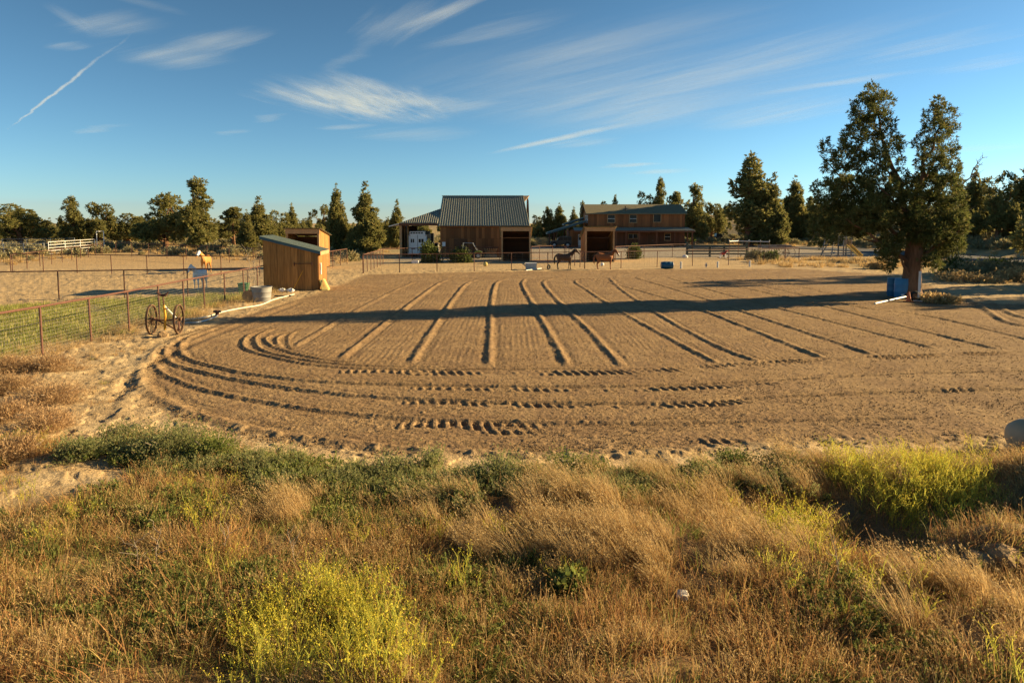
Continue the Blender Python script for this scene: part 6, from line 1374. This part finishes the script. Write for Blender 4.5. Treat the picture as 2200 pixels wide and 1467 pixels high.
    for i, (px, py, R_, h, m, lb) in enumerate([(2045, 592, 1.3, 1.3, 'shrub', 'dark green roadside bush right of the juniper trunk'), (2070, 594, 1.5, 1.1, 'sage', 'silvery sagebrush below the road, nearest the juniper'), (2110, 590, 1.3, 1.0, 'sage', 'silvery sagebrush below the road, middle of three'), (2140, 584, 1.6, 1.1, 'shrub', 'dark green roadside bush right of the silvery sagebrush'),
                                                (2185, 590, 1.3, .9, 'sage', 'silvery sagebrush at the right edge below the road'), (2190, 605, 1.5, .8, 'dry_tall', 'dry grass clump at the right edge below the road'), (2080, 606, 2.2, .6, 'dry_tall', 'long dry grass clump at the soil edge right of the juniper'), (1890, 578, 1.1, .6, 'dry_tall', 'golden dry grass clump left of the juniper trunk'), (2020, 650, .8, .35, 'dry_tall', 'low dry grass tuft at the foot of the juniper')]):
        bush('roadside_brush', px, py, R_, h, 1100, MAT[m], lb, g3, 231 + i, .20, 4, .16)
    # bare dead stems and mustard plants in front
    for i, (px, py, h, lb) in enumerate([(330, 1240, .55, 'pale forked dead stem in the left foreground'), (300, 1235, .4, 'pale single dead stem left of the forked one'), (640, 1230, .5, 'pale dead stem rising above the large mustard'), (1800, 1260, .55, 'pale dead stem in front of the shaded hollow'), (480, 1190, .35, 'low arching dead stem in the left foreground')]):
        p = G(px, py); t = thing('dead_stem', lb, 'stem', p, 0, 'bare dead stems'); rr = random.Random(i + 70); m = MB(); pts = limb(m, (0, 0, 0), (rr.uniform(-.12, .12), 0, h), .0055, .003, i + 300, 7, .10)
        m.build('stalk', MAT['twig'], t); b = MB()
        for k in range(5): a = pts[2 + k % 5]; limb(b, a, a + Vector((rr.uniform(-.25, .25), rr.uniform(-.1, .1), rr.uniform(.05, .22))), .0035, .002, i * 9 + k, 4, .15)
        b.build('branch', MAT['twig'], t)
    for i, (px, py, s, lb) in enumerate([(1290 + 595, 1290, .85, 'tall mustard plant in front of the shaded hollow'), (1960, 1280, .8, 'mustard plant with orange-yellow leaves beside the dirt heap'), (1985, 1340, .7, 'low orange-flowered plant below the dirt heap'), (470, 1255, .8, 'mustard plant with sparse flowers left of the large mustard'), (770, 1180, .75, 'lone mustard stem above the large mustard patch'), (1850, 1300, .75, 'thin mustard plant left of the tall one')]):
        p = G(px, py); t = thing('mustard_plant', lb, 'plant', p, i * 1.0, 'single mustard plants'); a, b = mustard_parts(np.random.default_rng(90 + i), .62, 7, .08)
        o = link('stem', to_mesh('stem', a, MAT['mustard']), None, t, scale=(s, s, s)); tag(link('flowers', to_mesh('flowers', b, MAT['flower']), None, t, scale=(s, s, s)), kind='stuff')
named_plants()

def masses():
    r = np.random.default_rng(25)
    lawn = [to_mesh('lawn_%d' % i, blades(160, .17, .45, (-.1, 0), .6, .012, r, (.4, 1.2)), MAT['lawn']) for i in range(3)]
    P = sample(-33, -14.3, 18.5, 40, 8, r); k = r.random(len(P)) < sstep(-.5, .6, poly_sd(P[:, 0], P[:, 1], LAWN) + (fbm(P[:, 0] * .5, P[:, 1] * .5, 3, 4) - .5) * 3) * (.15 + .85 * sstep(.38, .55, fbm(P[:, 0] * .7, P[:, 1] * .7, 3, 8)))
    scatter('paddock_grass', 'irrigated green grass strip behind the near mesh fence', lawn, P[k], r.uniform(.7, 1.6, k.sum()), r)
    wd = [to_mesh('fence_dry_%d' % i, blades(44, .34, .2, (-.15, 0), .6, .010, r, (.4, 1.1), .07), MAT['dry_tall']) for i in range(3)]
    P = sample(-16.5, -12.6, 13, 42, 7, r); k = r.random(len(P)) < np.exp(-((P[:, 0] + 14.3) / .8) ** 2) * .9
    scatter('fence_line_grass', 'dry grass growing along the foot of the near fence', wd, P[k], r.uniform(.5, 1.3, k.sum()), r)
    # sagebrush and bunch grass on the open range
    def sageb(seed): 
        q = np.random.default_rng(seed); d = unit(q.normal(0, 1, (170, 3))); d[:, 2] = np.abs(d[:, 2]); Pp = d * (q.random((170, 1)) ** .4) * np.array([.6, .6, .62]); V, f, t = leaves(Pp, d, np.full(170, .26), 3, q, .2, .6, .4); return V, [f], t
    sg = [to_mesh('sagebrush_%d' % i, sageb(300 + i), MAT['sage']) for i in range(4)]
    bun = [to_mesh('bunch_%d' % i, blades(60, .5, .3, (-.1, 0), .5, .03, r, (.5, 1.1)), MAT['dry_tall']) for i in range(3)]
    P = np.vstack([sample(-150, -17, 70, 170, .08, r), sample(-20, 130, 118, 200, .12, r), sample(57, 130, 40, 140, .20, r)])
    lane = poly_sd(P[:, 0], P[:, 1], np.array(YARD)) > -3
    pad = poly_sd(P[:, 0], P[:, 1], np.array([(-42, 54), (-53, 90), (-22, 66), (-14, 50)])) > -1; road = np.min(np.hypot(P[:, None, 0] - ROADC[None, ::3, 0], P[:, None, 1] - ROADC[None, ::3, 1]), 1) < 6.5
    k = ~lane & ~pad & ~road & (fbm(P[:, 0] * .08, P[:, 1] * .08, 3, 71) > .40)
    scatter('sagebrush', 'grey-green sagebrush scattered over the open range', sg, P[k], r.uniform(.6, 1.7, k.sum()), r)
    P = np.vstack([sample(-150, -17, 66, 170, .22, r), sample(57, 130, 40, 140, .35, r), sample(24, 44, 62, 76, .5, r), sample(-20, 130, 118, 200, .15, r)]); lane = poly_sd(P[:, 0], P[:, 1], np.array(YARD)) > -1
    pad = poly_sd(P[:, 0], P[:, 1], np.array([(-42, 54), (-53, 90), (-22, 66), (-14, 50)])) > -1; road = np.min(np.hypot(P[:, None, 0] - ROADC[None, ::3, 0], P[:, None, 1] - ROADC[None, ::3, 1]), 1) < 5.5; k = ~lane & ~pad & ~road
    scatter('bunch_grass', 'golden bunch grass over the open range', bun, P[k], r.uniform(.6, 1.5, k.sum()), r)
    # far woodland closing the horizon
    tr = []
    for kd in ('cone0', 'round0', 'round1', 'tall0', 'tall1', 'open1'): tr.append(PROTO[kd][1])
    a = R(1) * r.uniform(-46, 46, 330); d = r.uniform(175, 460, 330); XY = np.c_[d * np.sin(a), d * np.cos(a)]
    scatter('woodland', 'far juniper woodland closing the horizon', tr, XY, r.uniform(.30, .68, 330) * np.where(d > 260, 1.15, 1), r, tilt=.02, dz=-.6)
    # loose clods on the arena
    clod = []
    for i in range(4):
        bm = bmesh.new(); bmesh.ops.create_icosphere(bm, subdivisions=1, radius=.5); q = random.Random(i)
        for v in bm.verts: v.co *= q.uniform(.7, 1.2); v.co.z *= .7
        me = bpy.data.meshes.new('clod_%d' % i); bm.to_mesh(me); bm.free(); me.materials.append(MAT['soilclod']); clod.append(me)
    y = 1 / r.uniform(1 / 48, 1 / 11.6, 40000); x = y * r.uniform(-.8, .85, 40000); XY = np.c_[x, y]
    k = (poly_sd(x, y, ARENA) > -.25) & (r.random(40000) < .25 + .75 * sstep(.42, .6, fbm(x * .9, y * .9, 3, 81)))
    e = np.exp(-(poly_sd(x, y, ARENA) / .35) ** 2); s = r.uniform(.012, .034, 40000) * (1 + .6 * e)
    lines = []
    for L_, hgt, w in RINGS[:9] + RIDGES[:14]:
        ln = smooth_line([flat(*q) for q in L_], 10); seg = np.hypot(*np.diff(ln, axis=0).T); cu = np.r_[0, np.cumsum(seg)]; m = int(cu[-1] * ((80 if hgt < .1 else 190) if (L_, hgt, w) in RINGS else 26)); tt = r.uniform(0, cu[-1], m)
        sp_ = w * (.55 if hgt < .1 else .9); lines.append(np.c_[np.interp(tt, cu, ln[:, 0]) + r.normal(0, sp_, m), np.interp(tt, cu, ln[:, 1]) + r.normal(0, sp_, m)])
    lines = np.concatenate(lines); XY = np.vstack([XY[k], lines]); s = np.r_[s[k], r.uniform(.012, .036, len(lines))]
    B = sample(-13.5, -2, 10.5, 24, 26, r); ok = (poly_sd(B[:, 0], B[:, 1], ARENA) < .1) & (fbm(B[:, 0] * 1.2, B[:, 1] * 1.2, 3, 83) > .5); XY = np.vstack([XY, B[ok]]); s = np.r_[s, r.uniform(.015, .06, ok.sum()) * r.uniform(.5, 1.3, ok.sum())]
    scatter('soil_clods', 'loose clods lying on the raked arena soil', clod, XY, s, r, tilt=.8, dz=.012)
masses()
# ------------------------------------------------------------------ cirrus and contrails, a thin sunlit layer 2 km up
def clouds():
    Z = 2000.0; V, Fq, ell, st, par = [], [], [], [], []; o = 0
    def plane(px, py): r = ray(px, py); return np.array([r[0] / r[2], r[1] / r[2]])
    NX, NY = 14, 8
    for i, (p0, p1, wpx, amp, kind, warp) in enumerate(CLOUDS):
        a, b = plane(*p0), plane(*p1); m = (a + b) / 2; t = b - a; ln = np.linalg.norm(t); t /= ln; nn = np.array([-t[1], t[0]])
        mp_ = ((p0[0] + p1[0]) / 2, (p0[1] + p1[1]) / 2); d = np.array([p1[0] - p0[0], p1[1] - p0[1]], float); d /= np.linalg.norm(d)
        q = plane(mp_[0] - d[1] * wpx / 2, mp_[1] + d[0] * wpx / 2) - plane(mp_[0] + d[1] * wpx / 2, mp_[1] - d[0] * wpx / 2); w = max(abs(q @ nn), 1e-3)
        la = ln * .58; mx, my = 1.25, 1.0 + .35 + .5 * warp / w
        xs, ys = np.meshgrid(np.linspace(-mx, mx, NX), np.linspace(-my, my, NY)); xs, ys = xs.ravel(), ys.ravel()
        P = m + np.outer(xs * la, t) + np.outer(ys * w, nn)
        V.append(np.c_[P * Z, np.full(len(xs), Z + CAM_H + i * 3)]); ell.append(np.c_[xs, ys, np.zeros(len(xs))]); 
        fs = {1: (1.1, 4.6), 2: (.5, 4.2), 3: (1.5, 1.5)}[kind]
        st.append(np.c_[xs * la * fs[0], ys * w * fs[1], np.full(len(xs), i * 7.3)]); par.append(np.tile([amp, min(.6, warp / w * .5), {1: .0, 2: .22, 3: .55}[kind]], (len(xs), 1)))
        g = np.arange(NX * NY).reshape(NY, NX)[:-1, :-1].ravel(); Fq.append(np.stack([g, g + 1, g + 1 + NX, g + NX], 1) + o); o += NX * NY
    f32 = lambda a: np.concatenate(a).astype(np.float32)
    me = mesh_np('clouds', f32(V), [np.concatenate(Fq)], {'ell': ('FLOAT_VECTOR', f32(ell)), 'streak': ('FLOAT_VECTOR', f32(st)), 'par': ('FLOAT_VECTOR', f32(par))})
    m = bpy.data.materials.new('cirrus'); m.use_nodes = True; nt = m.node_tree; N = nt.nodes; L = nt.links; N.clear()
    def A(n): q = N.new('ShaderNodeAttribute'); q.attribute_name = n; return q.outputs['Vector']
    def M(op, a, b=None, clamp=False):
        n = N.new('ShaderNodeMath'); n.operation = op; n.use_clamp = clamp
        for i, q in enumerate((a, b)):
            if q is None: continue
            if isinstance(q, (int, float)): n.inputs[i].default_value = q
            else: L.new(q, n.inputs[i])
        return n.outputs[0]
    def sep(v): n = N.new('ShaderNodeSeparateXYZ'); L.new(v, n.inputs[0]); return n.outputs
    ps = sep(A('par')); es = sep(A('ell')); stv = A('streak')
    def noise(scale, det, rough): n = N.new('ShaderNodeTexNoise'); n.inputs['Scale'].default_value = scale; n.inputs['Detail'].default_value = det; n.inputs['Roughness'].default_value = rough; L.new(stv, n.inputs['Vector']); return n
    w1 = noise(1.3, 4, .6); ws = sep(w1.outputs['Color'])
    x = M('ADD', es[0], M('MULTIPLY', M('SUBTRACT', ws[0], .5), M('MULTIPLY', ps[1], 1.6)))
    y = M('ADD', es[1], M('MULTIPLY', M('SUBTRACT', ws[1], .5), M('MULTIPLY', ps[1], 5.0)))
    f = M('SUBTRACT', 1.0, M('ADD', M('MULTIPLY', x, x), M('MULTIPLY', y, y)), True); f = M('MULTIPLY', f, f)
    sn = noise(1.0, 7, .62); mr = N.new('ShaderNodeMapRange'); L.new(sn.outputs['Fac'], mr.inputs[0]); mr.inputs[1].default_value = .33; mr.inputs[2].default_value = .68; L.new(ps[2], mr.inputs[3]); mr.inputs[4].default_value = 1.15
    fac = M('MINIMUM', M('MULTIPLY', M('MULTIPLY', f, mr.outputs[0]), M('MULTIPLY', ps[0], .75)), .9)
    tl = N.new('ShaderNodeBsdfTranslucent'); tl.inputs['Color'].default_value = (.70, .84, 1, 1); tr = N.new('ShaderNodeBsdfTransparent'); mx_ = N.new('ShaderNodeMixShader')
    df = N.new('ShaderNodeBsdfDiffuse'); df.inputs['Color'].default_value = (.80, .9, 1, 1); m0 = N.new('ShaderNodeMixShader'); m0.inputs[0].default_value = .8; L.new(df.outputs[0], m0.inputs[1]); L.new(tl.outputs[0], m0.inputs[2])
    L.new(fac, mx_.inputs[0]); L.new(tr.outputs[0], mx_.inputs[1]); L.new(m0.outputs[0], mx_.inputs[2]); out = N.new('ShaderNodeOutputMaterial'); L.new(mx_.outputs[0], out.inputs['Surface'])
    tag(link('clouds', me, m), 'thin white cirrus streaks and contrails across the blue sky', kind='stuff')
clouds()
